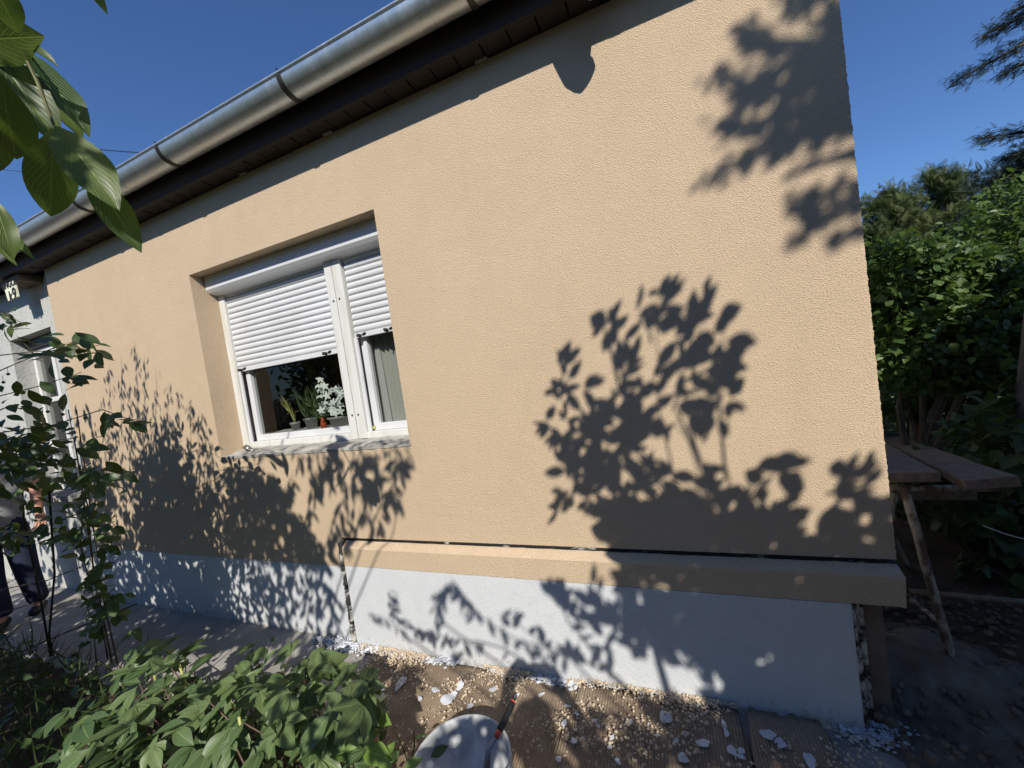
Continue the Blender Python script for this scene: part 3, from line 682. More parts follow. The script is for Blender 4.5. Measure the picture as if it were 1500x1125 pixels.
# bucket
BH = .27; far = onZ(665, 1052, BH); BR = .175
dv = far[:2] - CP[:2]; dv /= np.linalg.norm(dv); bc = far[:2] - dv * BR
bk = empty('bucket', (bc[0], bc[1], .03), 'white plastic bucket with primer inside, standing on the cardboard', 'bucket')
bm = bmesh.new(); H = BH - .03
lathe(bm, [(.001, 0), (.140, 0), (.144, .005), (.168, H - .03), (.176, H - .028), (.176, H - .022), (.171, H - .02), (.173, H - .003), (.1755, H), (.1745, H + .002), (.168, H - .002), (.166, H - .012), (.140, .012), (.001, .010)], 64, (bc[0], bc[1], .03)); child('tub', bm, 'plastic', bk, True)
bm = bmesh.new(); n = 40; rings = []
for q in range(6):
    rr = .144 * q / 5; rings.append([bm.verts.new((bc[0] + rr * math.cos(k * 6.2832 / n), bc[1] + rr * math.sin(k * 6.2832 / n),   .060 + nz(rr * math.cos(k), rr * math.sin(k), 30) * .004)) for k in range(n)])
for q in range(5):
    for k in range(n): bm.faces.new((rings[q][k], rings[q + 1][k], rings[q + 1][(k + 1) % n], rings[q][(k + 1) % n]))
child('primer', bm, 'filler_wet', bk, True)
bm = bmesh.new(); tube(bm, [(bc[0] + .178 * math.cos(a), bc[1] + .178 * math.sin(a) , BH - .03 - .09 * math.sin(a - 3.4) ** 2) for a in [3.4 + k * math.pi / 14 for k in range(15)]], .002, 5); child('handle', bm, 'steel', bk, True)
# brush with rubber grip leaning on the rim
ha = Vector(onZ(728, 1078, BH + .015)); hb0 = ray(752, 1026); hb = Vector(CP + hb0 / np.linalg.norm(hb0) * ((ha - Vector(CP)).length + .05)); ax = (hb - ha)
br = empty('brush', tuple(ha), 'brush with a black and red rubber grip leaning on the bucket rim', 'brush')
child('grip', tubes(([ha + ax * t for t in (.12, .25, .55, .8, .93)], [.010, .0135, .0125, .0135, .0125]), n=12), 'black_rubber', br, True)
child('end_cap', tubes(([ha + ax * t for t in (.93, .97, 1.0)], [.0128, .012, .007]), n=12), 'red_rubber', br, True)
child('ferrule', tubes(([ha + ax * t for t in (-.05, .12)], [.009, .0105]), n=12), 'red_rubber', br, True)
child('blade', tubes(([ha + ax * -.05, ha + ax * -.25 + Vector((-.02, 0, -.02)), ha + Vector((-.05, -.02, -.12))], [.006, .010, .016]), n=8), 'filler_wet', br, True)

# ---------------------------------------------------------------- trestle with planks
pd = ray(1215, 604); pd /= np.linalg.norm(pd)
def plank(name, u0, u1, v0, v1, yn, length, label, th=.042):
    a = onY(u0, v0, yn); b = onY(u1, v1, yn); s = (b - a); up = np.cross(s, pd); up /= np.linalg.norm(up); 
    if up[2] < 0: up = -up
    bm = bmesh.new(); n = 12; V = {}
    for i in range(n + 1):
        for k, (q, h) in enumerate(((0, 0), (1, 0), (1, -th), (0, -th))):
            p = a + s * q + pd * length * i / n + up * h + rv(.0015); V[i, k] = bm.verts.new(tuple(p))
    for i in range(n):
        for k in range(4): bm.faces.new((V[i, k], V[i, (k + 1) % 4], V[i + 1, (k + 1) % 4], V[i + 1, k]))
    bm.faces.new([V[0, k] for k in range(4)]); bm.faces.new([V[n, k] for k in (3, 2, 1, 0)])
    bmesh.ops.recalc_face_normals(bm, faces=bm.faces[:]); bmesh.ops.bevel(bm, geom=[e for e in bm.edges if e.calc_face_angle(0) > .6], offset=.004, segments=1, affect='EDGES')
    return tag(link(name, bm, 'plank', None), label, 'plank')
plank('scaffold_plank', 1296, 1376, 693, 691, .34, 2.6, 'short weathered plank nearest the peach corner, resting on the rusty trestle')
plank('scaffold_plank', 1410, 1492, 704, 697, .30, 3.2, 'long weathered plank reaching out past the shorter one on the trestle')
trs = empty('trestle', (1.0, .35, 0), 'rusty flaking tube trestle carrying two planks beside the house corner', 'trestle')
la = Vector(onY(1324, 712, .36)); lb = Vector(onZ(1405, 1005, .0))
child('leg', tubes((wob(la, lb, 8, .002), .0165), n=10), 'rust', trs, True)
la2 = la + Vector((.10, .75, -.1)); lb2 = lb + Vector((.25, .85, 0)); child('leg', tubes((wob(la2, lb2, 6, .002), .0165), n=10), 'rust', trs, True)
la3 = Vector(onY(1310, 720, .55)); lb3 = Vector((.80, .62, 0)); child('leg', tubes((wob(la3, lb3, 6, .002), .0165), n=10), 'rust', trs, True)
c1_ = la.lerp(lb, .62); 
child('crossbar', tubes(([Vector(onY(1332, 866, .62)), Vector(onY(1520, 884, .62))], .014), n=8), 'plank', trs, True)
child('brace', tubes(([Vector(onY(1335, 878, .50)), la.lerp(lb, .70)], .009), n=8), 'rust', trs, True)
child('top_bar', tubes(([Vector((.82, .40, float(la.z) - .02)), Vector((1.22, .40, float(la.z) - .03))], .014), n=8), 'rust', trs, True)
child('top_bar', boxes((.9, 1.5, 1.05, 1.10, .50, .56)), 'plank', trs)
pp_ = onY(1350, 640, 3.0); tag(link('steel_post', tubes(([Vector((pp_[0] + .03, 3.0, -.05)), Vector((pp_[0], 3.0, .5)), Vector((pp_[0] - .05, 3.0, float(onY(1350, 596, 3.0)[2])))], .045), n=10), 'rust_red', None, True), 'red-brown post standing among the shrubs behind the planks', 'post')
# slack wire in the shrubs
tag(link('slack_wire', tubes(([Vector(onY(1440 + 12 * k, 770 + 22 * math.sin(k / 7 * 1.5), .9)) for k in range(9)], .003), n=5), 'sign', None, True), 'thin pale slack wire hanging in the dark under the planks', 'wire')
# rubble heap
def hz(x, y):
    d = math.hypot((x - .86) / .42, (y - .30) / .30); return .02 + .11 * math.exp(-d * d * 1.3) + abs(nz(x, y, 9, 4)) * .05 * math.exp(-d * d * .6) + nz(x, y, 30, 4) * .006 - .02 * d
tag(link('rubble_heap', sheet('r', .57, 1.6, -.15, .95, 60, 60, hz), 'rubble', None, True), 'low heap of dusty rubble and broken mortar at the foot of the trestle', 'rubble')
pts = [((random.uniform(.58, 1.5), random.uniform(-.35, .9), .03 + random.uniform(0, .07)), random.uniform(.004, .020)) for k in range(900)]
tag(blobs('loose_stones', pts, 'rubble', .7), kind='stuff')

# ---------------------------------------------------------------- foliage in view
def limb_tree(parent, pts_list, mat='bark', name='trunk'):
    bm = bmesh.new()
    for p, r in pts_list: tube(bm, p, r, 8)
    return child(name, bm, mat, parent, True)
# big-leaved branch, upper left, near the lens
big = empty('walnut_branch', tuple(onY(-40, 60, -1.30)), 'near branch with big broad green leaves hanging in at top left', 'branch')
def bigleaf(u0, v0, u1, v1, y0, y1, wsc, tilt=(0, -1, .6), roll=0):
    a = onY(u0, v0, y0); b = onY(u1, v1, y1); d = b - a; vw = CP - (a + b) / 2; vw /= np.linalg.norm(vw); return (a, d, vw + np.array(tilt, float) * .55 + np.array([0, .55, -.2]), float(np.linalg.norm(d)), wsc * .86)
BL = [bigleaf(-60, 60, 35, 50, -1.33, -1.30, 1.1, (.2, -1, .5)), bigleaf(-30, -60, 30, 52, -1.36, -1.30, 1.1, (.3, -1, .2)),
      bigleaf(-45, 40, 22, 130, -1.32, -1.28, 1.0, (.1, -1, .3)), bigleaf(0, 110, 25, 240, -1.34, -1.30, 1.05, (-.1, -1, .4)), bigleaf(-30, 120, -8, 260, -1.34, -1.31, .95, (0, -1, .3)),
      bigleaf(-20, 60, 75, 190, -1.30, -1.26, .9, (.3, -1, .4)), bigleaf(30, 70, 132, 175, -1.24, -1.20, .62, (.9, -.4, .5)), bigleaf(20, 50, 82, 86, -1.22, -1.18, .5, (.3, -.3, 1)),
      bigleaf(78, 188, 72, 322, -1.28, -1.27, .95, (-.5, -1, .1)), bigleaf(82, 185, 163, 284, -1.31, -1.30, .85, (.5, -1, .4)), bigleaf(130, 250, 199, 356, -1.27, -1.25, .72, (.2, -1, .2)),
      bigleaf(60, 110, 118, 195, -1.20, -1.16, .7, (.6, -1, .1)), bigleaf(35, 90, 70, 170, -1.22, -1.18, .8, (.2, -.8, -.2)), bigleaf(110, -60, 152, 10, -1.3, -1.28, .6, (.2, -1, .3)),
      bigleaf(-10, 290, 18, 372, -1.2, -1.2, .7, (.3, -1, .4)), bigleaf(-30, 330, 42, 358, -1.18, -1.16, .35, (.1, -.6, 1)), bigleaf(-15, 345, 20, 384, -1.18, -1.16, .4, (.1, -1, .2))]
part_leaves(big, T_BIG, 'leaf_big', BL)
p = lambda u, v, y: Vector(onY(u, v, y))
child('twig', tubes(([p(-120, -60, -1.4), p(-30, 20, -1.33), p(25, 60, -1.28), p(55, 120, -1.27), p(80, 186, -1.29)], [.010, .007, .005, .004, .0025]), ([p(25, 60, -1.28), p(60, 100, -1.2)], .003), ([p(80, 186, -1.29), p(132, 252, -1.27)], .002), ([p(-80, 280, -1.2), p(-10, 300, -1.2), p(-5, 345, -1.18)], .003), n=7), 'twig_green', big, True)

# cherry branches, left middle
ch = empty('cherry_branch', tuple(onY(-40, 640, -.95)), 'thin branches with dark oval leaves and small cherries at left', 'branch')
BR_ = [[(-40, 525, -.98), (50, 515, -.92), (110, 512, -.88), (148, 505, -.85)], [(-40, 590, -.95), (60, 565, -.9), (120, 545, -.88)], [(-40, 640, -.98), (80, 622, -.9), (150, 600, -.86), (200, 618, -.84)], [(-40, 560, -1), (30, 530, -.95), (90, 505, -.9), (135, 500, -.9)],
       [(-60, 470, -1), (0, 455, -.96), (40, 478, -.94)], [(-50, 700, -.95), (40, 650, -.9), (120, 640, -.85)], [(-40, 690, -.9), (60, 670, -.85), (130, 690, -.82), (180, 700, -.8)]]
bm = bmesh.new()
for b in BR_: tube(bm, [p(*q) for q in b], [.0032] + [.0022] * (len(b) - 2) + [.0012], 5)
child('twig', bm, 'twig', ch, True)
its = []
CL = [(120, 505, 6, 22), (95, 500, 8, 25), (140, 515, 5, 15), (70, 525, 8, 25), (100, 560, 5, 18), (165, 610, 5, 14), (190, 620, 3, 8), (20, 490, 7, 25), (10, 460, 3, 12), (30, 570, 5, 24), (60, 590, 5, 20), (20, 600, 6, 22), (30, 640, 16, 35), (80, 645, 14, 30), (10, 665, 14, 25), (60, 670, 18, 30), (15, 650, 18, 22), (25, 690, 16, 20), (40, 740, 8, 16), (110, 665, 9, 26), (5, 720, 8, 20), (15, 780, 9, 20), (150, 690, 8, 22), (120, 700, 6, 22)]
for (u, v, n, s) in CL:
    for k in range(int(n * 1.4)):
        a = onY(u + random.gauss(0, s * .7), v + random.gauss(0, s * .45), random.uniform(-.98, -.80)); its.append((a, np.array([random.gauss(.5, .7), random.gauss(0, .5), random.gauss(-.35, .45)]), np.array([random.gauss(0, .4), random.gauss(-.5, .4), 1.0]), random.uniform(.055, .095), random.uniform(.85, 1.05)))
part_leaves(ch, T_OVAL, 'leaf_cherry', its)
bm = bmesh.new(); st = bmesh.new()
for (u, v) in ((125, 612), (92, 607), (70, 603), (100, 560), (12, 548), (5, 560)):
    a = Vector(onY(u, v, -.88)); bmesh.ops.create_icosphere(bm, subdivisions=2, radius=.007, matrix=Matrix.Translation(a)); tube(st, [a, a + Vector((.004, 0, .035))], .0009, 4)
child('cherry', bm, 'leaf_cherry', ch, True); child('stalk', st, 'twig_green', ch)

# climber on sticks
vn = empty('climbing_rose', tuple(onZ(150, 975, 0)), 'upright climber with many small leaves tied to thin sticks by the path', 'climber')
YV = -.55
bm = bmesh.new()
for pl in ([(100, 600), (118, 700), (132, 800), (150, 900), (165, 975)], [(108, 640), (128, 740), (138, 850), (158, 965)], [(112, 600), (135, 760), (150, 870), (172, 972)], [(125, 720), (118, 800), (150, 930)]):
    tube(bm, [p(u, v, YV + random.uniform(-.02, .02)) for u, v in pl], [.003, .004, .004, .005, .005][:len(pl)], 6)
child('stem', bm, 'twig', vn, True)
its = []
for (u, v, n, s) in [(100, 700, 16, 30), (140, 710, 12, 22), (70, 700, 10, 25), (60, 770, 10, 22), (110, 770, 18, 32), (160, 775, 16, 22), (140, 800, 12, 26), (30, 790, 10, 20), (135, 850, 12, 14), (150, 830, 9, 14), (150, 880, 14, 17), (170, 900, 10, 14), (145, 915, 8, 12), (195, 925, 3, 6), (165, 870, 8, 13), (130, 740, 10, 22), (90, 790, 10, 20)]:
    for k in range(int(n * 1.6)):
        a = onY(u + random.gauss(0, s * .6), v + random.gauss(0, s * .45), YV + random.uniform(-.10, .08)); its.append((a, np.array([random.gauss(.3, .8), random.gauss(-.2, .5), random.gauss(-.15, .4)]), np.array([random.gauss(.1, .4), random.gauss(-.5, .4), 1.0]), random.uniform(.055, .10), random.uniform(.95, 1.2)))
part_leaves(vn, T_OVAL, 'leaf_vine', its)
def stick(pl, r, label, y=None, mat='twig'):
    tag(link('garden_stick', tubes(([p(u, v, yy) for u, v, yy in pl], r), n=6), mat, None, True), label, 'stick')
stick([(28, 640, -.60), (35, 760, -.60), (60, 880, -.58), (78, 985, -.55)], .006, 'dark bent stick leftmost of the pair beside the climber', mat='cable')
stick([(48, 640, -.62), (72, 720, -.60), (80, 840, -.58), (72, 930, -.56), (80, 975, -.54)], .006, 'dark bowed stick crossing the leftmost one near the ground', mat='cable')
stick([(-20, 800, -.6), (45, 780, -.55), (120, 750, -.5)], .004, 'pale cane rail running right from the frame edge, highest of four')
stick([(-20, 868, -.6), (70, 850, -.55), (120, 830, -.5)], .004, 'thin cane rail tied across the sticks at knee height')
stick([(-20, 905, -.6), (60, 880, -.55)], .004, 'short thin cane near the dark trouser legs')
stick([(0, 968, -.6), (100, 925, -.55), (200, 885, -.45)], .006, 'long grey cane rail lowest above the path edge')

# peony bush in front: each leaflet group a part
py = empty('peony_bush', (-1.75, -.75, 0), 'dense peony bush with grey-green pointed leaves in the lower left foreground', 'peony')
lob = combine([(T_PEONY, Matrix.Identity(4)), (T_PEONY, Matrix.Rotation(.75, 4, 'Z') @ Matrix.Scale(.74, 4)), (T_PEONY, Matrix.Rotation(-.75, 4, 'Z') @ Matrix.Scale(.74, 4))])
PO = [(60, 1125), (95, 1075), (150, 1010), (190, 975), (210, 940), (245, 945), (300, 965), (340, 955), (400, 938), (440, 955), (490, 950), (520, 990), (560, 1010), (560, 1060), (530, 1125)]
tri = []; single = []; stems = bmesh.new()
def peleaf(u, v, z, l, d=None):
    a = onZ(u, v, z); d = np.array([random.gauss(.1, .7), random.gauss(-.25, .6), random.gauss(-.1, .25)]) if d is None else d
    return (a, d, np.array([random.gauss(.1, .35), random.gauss(-.25, .35), 1.0]), l, random.uniform(.85, 1.1))
for (u, v) in rpoly(PO, 330):
    z = random.uniform(.20, .52); z = min(z, .20 + (1125 - v) * .0022 + random.uniform(0, .12)); it = peleaf(u, v, z, random.choice((.06, .08, .10, .12, .135)) * random.uniform(.9, 1.1)); (tri if random.random() < .5 else single).append(it)
for (u, v, du, dv_) in ((505, 1000, -20, -45), (480, 985, 25, -30), (450, 975, 40, -20), (425, 960, -20, -20), (240, 950, 8, -18), (235, 975, 25, -10), (300, 1000, -35, 20), (100, 1040, -30, 25), (120, 1060, 10, 40), (500, 1030, 30, 40), (520, 1000, 35, 10), (530, 1010, 25, 45), (470, 1050, 0, 50), (410, 1060, 20, 40), (180, 1000, 12, -8)):
    a = onZ(u, v, .42); b = onZ(u + du * 1.3, v + dv_ * 1.3, .43); tri.append((a, b - a, np.array([.1, -.45, 1]), min(.135, max(.10, float(np.linalg.norm(b - a)))), 1.0))
part_leaves(py, lob, 'leaf_peony', tri[:250], 'leaf'); part_leaves(py, T_PEONY, 'leaf_peony', single[:230], 'leaf')
for it in tri[::6] + single[::8]:
    a = Vector(it[0]); g0 = Vector((-1.75 + random.uniform(-.35, .35) + (a.x + 1.75) * .5, -.75 + (a.y + .75) * .6 + random.uniform(-.1, .1), 0)); tube(stems, [a, a.lerp(g0, .5) + Vector((0, 0, .06)), g0], [.0025, .0035, .0045], 5)
child('stem', stems, 'red_stem', py, True)
for (u, v, u2, v2) in ((226, 988, 231, 1008), (262, 972, 275, 1010), (325, 996, 350, 1055), (350, 1050, 358, 1090)):
    child('cut_stem', tubes(([Vector(onZ(u, v, .44)), Vector(onZ(u2, v2, .34))], .005), n=6), 'cane', py, True)
# young lime leaf plant by the bucket
yp = empty('young_shoot', tuple(onZ(535, 1120, 0)), 'small bright lime-green shoot beside the white bucket', 'shoot')
its = []
for (u, v, du, dv_) in ((532, 1093, -5, -22), (530, 1095, 18, -22), (530, 1098, -35, 5), (530, 1098, 28, 8), (515, 1080, 8, -25), (560, 1120, 12, -28), (590, 1128, 20, -14), (575, 1125, -18, -10), (545, 1045, 4, -22), (552, 1050, 12, 6)):
    a = onZ(u, v, .34); b = onZ(u + du * 1.25, v + dv_ * 1.25, .36); its.append((a, b - a, np.array([0, -.6, 1]), float(np.linalg.norm(b - a)) * 1.1, 1.0))
part_leaves(yp, T_PEONY, 'leaf_lime', its)
child('stem', tubes(([Vector(onZ(530, 1097, .34)), Vector(onZ(528, 1125, .0))], .003), ([Vector(onZ(590, 1127, .34)), Vector(onZ(590, 1150, 0))], .003), n=5), 'twig_green', yp)
# grey maple-like fallen leaves beside the peony
fm = combine([(T_PEONY, Matrix.Rotation(k * .62, 4, 'Z') @ Matrix.Scale(1 - abs(k) * .13, 4)) for k in (-2, -1, 0, 1, 2)])
me = tpl_me('dry_leaf', fm, 'chip')
for i, (u, v, s, lb_) in enumerate(((525, 996, .11, 'pale grey dry lobed leaf lying at the plinth end of the peony'), (545, 1015, .09, 'pale dry lobed leaf lying beside the filler lump'), (518, 1035, .12, 'pale dry leaf half hidden under the peony near the cardboard'))):
    o = bpy.data.objects.new('dry_leaf', me); COL.objects.link(o); o.location = onZ(u, v, .05); o.rotation_euler = (.1, -.1, i * 2.1); o.scale = (s,) * 3; tag(o, lb_, 'leaf')

# low ground cover and grass, bottom left
its = []; gr = []
for k in range(2600):
    x = random.uniform(-5.6, -.9); y = random.uniform(-2.2, -.62)
    if y > -.7 and random.random() < .5: continue
    a = np.array([x, y, random.uniform(.02, .22)]);  its.append((a, rv() * (1, 1, .4), np.array([0, -.2, 1]) + rv(.4), random.uniform(.035, .08), 1))
for k in range(1500):
    x = random.uniform(-5.6, -1); y = random.uniform(-2.0, -.55); h = random.uniform(.08, .30); gr.append(((x, y, 0), (random.gauss(0, .35), random.gauss(0, .35), 1), rv(), h, .09))
tag(link_me('ground_cover', scatter_me('ground_cover', T_SMALL, its, 'leaf_dark')), kind='stuff')
tag(link_me('grass', scatter_me('grass', T_LANCE, gr, 'grass')), kind='stuff')

# ---------------------------------------------------------------- shrubs and conifers beyond the corner
def crown(parent, tpl, mat, centers, n, lsize, up=.5, name='crown', sun_bias=.0):
    its = []
    for (c, r, wgt) in centers:
        k = int(n * wgt); c = np.array(c, float); r = np.array(r, float)
        for _ in range(k):
            d = rv(); d /= np.linalg.norm(d); q = random.uniform(.45, 1) ** .6 * (1 + .22 * noise.noise(Vector(d * 2.3 + c)))
            pp = c + d * r * q
            if noise.noise(Vector(pp * (1.6 / max(.3, r.mean())) + 5)) < -.28: continue
            if pp[2] < 0.02: continue
            its.append((pp, d * .6 + rv(.6) + np.array([0, 0, -.25]), d * .5 + np.array([0, 0, up]) + rv(.45), lsize * random.uniform(.6, 1.25), random.uniform(.8, 1.1)))
    o = link_me(name, scatter_me(name, tpl, its, mat)); attach(o, parent); o['kind'] = 'stuff'; return o
def shrub(name, base, label, cat, centers, n, ls, mat, tpl=T_SMALL, group=None):
    t = empty(name, base, label, cat, group)
    b = Vector(base); st = []
    for (c, r, wg) in centers:
        c = Vector(c); st.append(([b + Vector((random.uniform(-.08, .08), random.uniform(-.08, .08), -.05)), b.lerp(c, .5) + Vector((random.uniform(-.1, .1), 0, .1)), c], [.03, .02, .008]))
    limb_tree(t, st, 'bark', 'stem'); crown(t, tpl, mat, centers, n, ls); return t
def P3(u, v, y): return tuple(onY(u, v, y))
shrub('lilac_shrub', (1.75, 2.3, 0), 'bright green heart-leaved shrub catching the sun just past the house corner', 'shrub',
      [(P3(1305, 420, 2.3), (.32, .45, .40), .9), (P3(1480, 400, 2.8), (.3, .4, .35), .6), (P3(1370, 420, 2.4), (.36, .5, .36), 1), (P3(1430, 430, 2.5), (.30, .5, .28), .7), (P3(1330, 490, 2.2), (.45, .5, .45), 1), (P3(1420, 500, 2.3), (.45, .5, .4), .9), (P3(1320, 560, 3.0), (.5, .4, .35), .7), (P3(1450, 570, 2.9), (.5, .4, .4), .7)], 3200, .062, 'leaf_bright', T_HEART)
shrub('dark_shrub', (2.3, 3.4, 0), 'deep green shrub filling the gap behind the planks and red post', 'shrub',
      [(P3(1300, 620, 4.2), (1.0, .7, 1.2), 1), (P3(1400, 640, 4.2), (1.0, .7, 1.3), 1), (P3(1490, 600, 3.9), (1.0, .6, 1.3), 1), (P3(1450, 780, 1.9), (.7, .5, .55), .7), (P3(1500, 700, 1.6), (.4, .4, .5), .5), (P3(1340, 800, 2.2), (.7, .5, .5), .7)], 2600, .085, 'leaf_dark')
shrub('hazel_shrub', (3.1, 2.7, 0), 'yellow-green shrub at the right edge with its top in the sun', 'shrub',
      [(P3(1475, 370, 2.8), (.55, .6, .45), 1), (P3(1510, 320, 3.0), (.35, .5, .45), .7), (P3(1500, 470, 2.6), (.55, .6, .6), 1), (P3(1530, 420, 2.6), (.55, .6, .6), .6)], 3000, .058, 'leaf_bright')
shrub('low_shrub', (1.5, 1.2, 0), 'low dark shrub with a few broad leaves under the planks', 'shrub',
      [(P3(1450, 760, 1.15), (.22, .2, .16), .6), (P3(1480, 850, 1.0), (.2, .2, .22), .5), (P3(1500, 640, 1.2), (.20, .25, .3), .6), (P3(1490, 950, .8), (.18, .2, .15), .5)], 330, .10, 'leaf_dark', T_HEART)
# needle sprays: one frond is a fan of thin blades
def frond():
    V, Fc, U = [], [], []
    for k in range(9):
        for s in (-1, 1):
            x = .1 * k + .05; l = .38 * (1 - k / 11); a = s * .75; o = len(V)
            V += [(x, 0, 0), (x + .02, 0, .01), (x + l * math.cos(a), l * math.sin(a), -.05 * l), (x + l * math.cos(a) * .5 - .035, l * math.sin(a) * .5, .02)]; Fc.append((o, o + 1, o + 2, o + 3)); U += [(0, 0)] * 4
    o = len(V); V += [(0, -.012, 0), (1.02, 0, -.03), (0, .012, 0)]; Fc.append((o, o + 1, o + 2)); U += [(0, 0)] * 3
    return np.array(V), Fc, U
T_FR = frond()
def conifer(name, base, h, rbase, label, n, ls, mat, lean=(0, 0), z0=.15, group=None):
    t = empty(name, base, label, 'conifer', group); b = Vector(base); top = b + Vector((lean[0], lean[1], h)); st = [([b - Vector((0, 0, .1)), b.lerp(top, .5), top], [h * .022, h * .013, .01])]; its = []
    nb = int(h * 13); n = int(n * 1.5); ls *= .75
    for k in range(nb):
        f = z0 + (1 - z0) * (k + random.random()) / nb; c = b.lerp(top, f); a = random.uniform(0, 6.283); R = rbase * (1 - f) ** .75 * random.uniform(.65, 1.15) + .08
        tip = c + Vector((math.cos(a) * R, math.sin(a) * R, R * random.uniform(-.05, .45))); st.append(([c, tip], [.006 * h * .5, .003]))
        m_ = max(5, int(n / nb * (1 - f * .6) * 1.4))
        for _ in range(m_):
            q = random.uniform(.15, 1); pp = np.array(c.lerp(tip, q)) + rv(.10 * R * (1.3 - q) + .04); d = np.array(tip - c) + rv(R * .7); its.append((pp, d, np.array([0, 0, 1]) + rv(.5), ls * random.uniform(.6, 1.2), 1))
    bm = bmesh.new()
    for _ in range(int(n * 1.2)):
        k = random.randrange(1, len(st)); tip = st[k][0][1]; its.append((np.array(tip) + np.clip(rv(.14 * (.5 + rbase * .3)), -.25, .25), rv(.6) + np.array([0, 0, .5]), rv(), ls * random.uniform(.5, 1.0), 1.1))
    for q, r in st: tube(bm, q, r, 5)
    child('trunk', bm, 'bark', t, True)
    o = link_me('crown', scatter_me('crown', T_FR, its, mat)); attach(o, t); o['kind'] = 'stuff'; return t
def base_at(u, y): q = onY(u, 560, y); return (float(q[0]), y, 0)
def ctop(u, v, y): return float(onY(u, v, y)[2])
conifer('cypress_tree', base_at(1345, 9), ctop(1318, 285, 9), 1.7, 'broad dark conifer leftmost on the skyline beside the house corner', 3600, .34, 'needle', lean=(-.3, 0), z0=.1)
conifer('cypress_tree', base_at(1405, 10), ctop(1365, 262, 10), 1.5, 'pale conifer with a rounded tip, middle of the skyline group', 3800, .32, 'needle', z0=.1)
conifer('cypress_tree', base_at(1300, 11), ctop(1283, 330, 11), 1.6, 'short conifer hugging the house corner low on the skyline', 1800, .34, 'needle', z0=.1)
conifer('cypress_tree', base_at(1530, 8), ctop(1480, 235, 8), 2.1, 'large dark conifer at the right edge rising above the shrubs', 4600, .34, 'needle_blue', z0=.1)
conifer('cypress_tree', base_at(1440, 13), ctop(1430, 300, 13), 1.8, 'further green conifer filling the dip between its two taller neighbours', 2600, .36, 'needle', z0=.1)
# near conifer at the right edge: trunk and hanging sprays
nc = empty('spruce_tree', (1.86, 1.25, 0), 'near spruce with its bark trunk at the right edge and dark sprays in the sky', 'conifer')
tr = [Vector((1.93, 1.25, -.1)), Vector(onY(1515, 760, 1.25)), Vector(onY(1512, 600, 1.25)), Vector(onY(1530, 420, 1.25)), Vector((2.05, 1.3, 4.2)), Vector((2.1, 1.3, 5.5))]
limb_tree(nc, [(tr, [.085, .075, .065, .06, .045, .02])], 'bark', 'trunk')
its = []; st = []
for (pl, n, sp) in (([(1640, -60), (1560, 30), (1480, 75), (1395, 122)], 70, 13), ([(1640, -90), (1560, 0), (1500, 25), (1440, 52)], 50, 11), ([(1620, 60), (1540, 90), (1495, 95), (1470, 110)], 26, 10), ([(1640, 150), (1560, 185), (1490, 195), (1432, 203)], 60, 11), ([(1620, 200), (1550, 215), (1500, 222), (1470, 232)], 30, 8), ([(1640, -120), (1560, -40), (1520, -5), (1478, 22)], 30, 10)):
    yy = 1.15 + random.uniform(-.1, .2); q = [Vector(onY(u, v, yy)) for u, v in pl]; st.append((q, [.02, .012, .006, .003]))
    for k in range(n * 11):
        f = random.random() * (len(q) - 1); i = int(f); c = q[i].lerp(q[i + 1], f - i); d = (q[i + 1] - q[i]).normalized(); wdt = (1 - f / len(q)) * .5 + .5
        its.append((np.array(c) + rv(sp * .0026 * wdt) * (1 + .8 * noise.noise(Vector((f * 6, k % 7, 0)))), np.array(d) + np.array([random.gauss(0, .5), random.gauss(0, .4), random.gauss(-.25, .45)]), np.array([0, -.2, 1]) + rv(.4), random.uniform(.028, .060), .9))
for k in range(46):                                      # the rest of the crown, above and beyond the frame
    c = Vector((1.98, 1.28, random.uniform(2.5, 5.4))); a = random.uniform(-2.6, 2.6); Rr = .25 + .85 * (5.8 - c.z) / 3.3 * random.uniform(.6, 1); tip = c + Vector((math.cos(a) * Rr, math.sin(a) * Rr, -.1 * Rr))
    if any(in_frame(c.lerp(tip, q_), 40) for q_ in (.3, .6, .8, 1)): continue
    st.append(([c, tip], [.014, .004]))
    for j in range(110):
        f = random.uniform(.15, 1); pp = np.array(c.lerp(tip, f)) + rv(.05)
        if in_frame(pp, 15): continue
        its.append((pp, np.array(tip - c) + rv(.35), np.array([0, -.2, 1]) + rv(.4), random.uniform(.05, .10), .9))
limb_tree(nc, st, 'bark', 'branch')
o = link_me('needles', scatter_me('needles', T_FR, its, 'needle_blue')); attach(o, nc); o['kind'] = 'stuff'

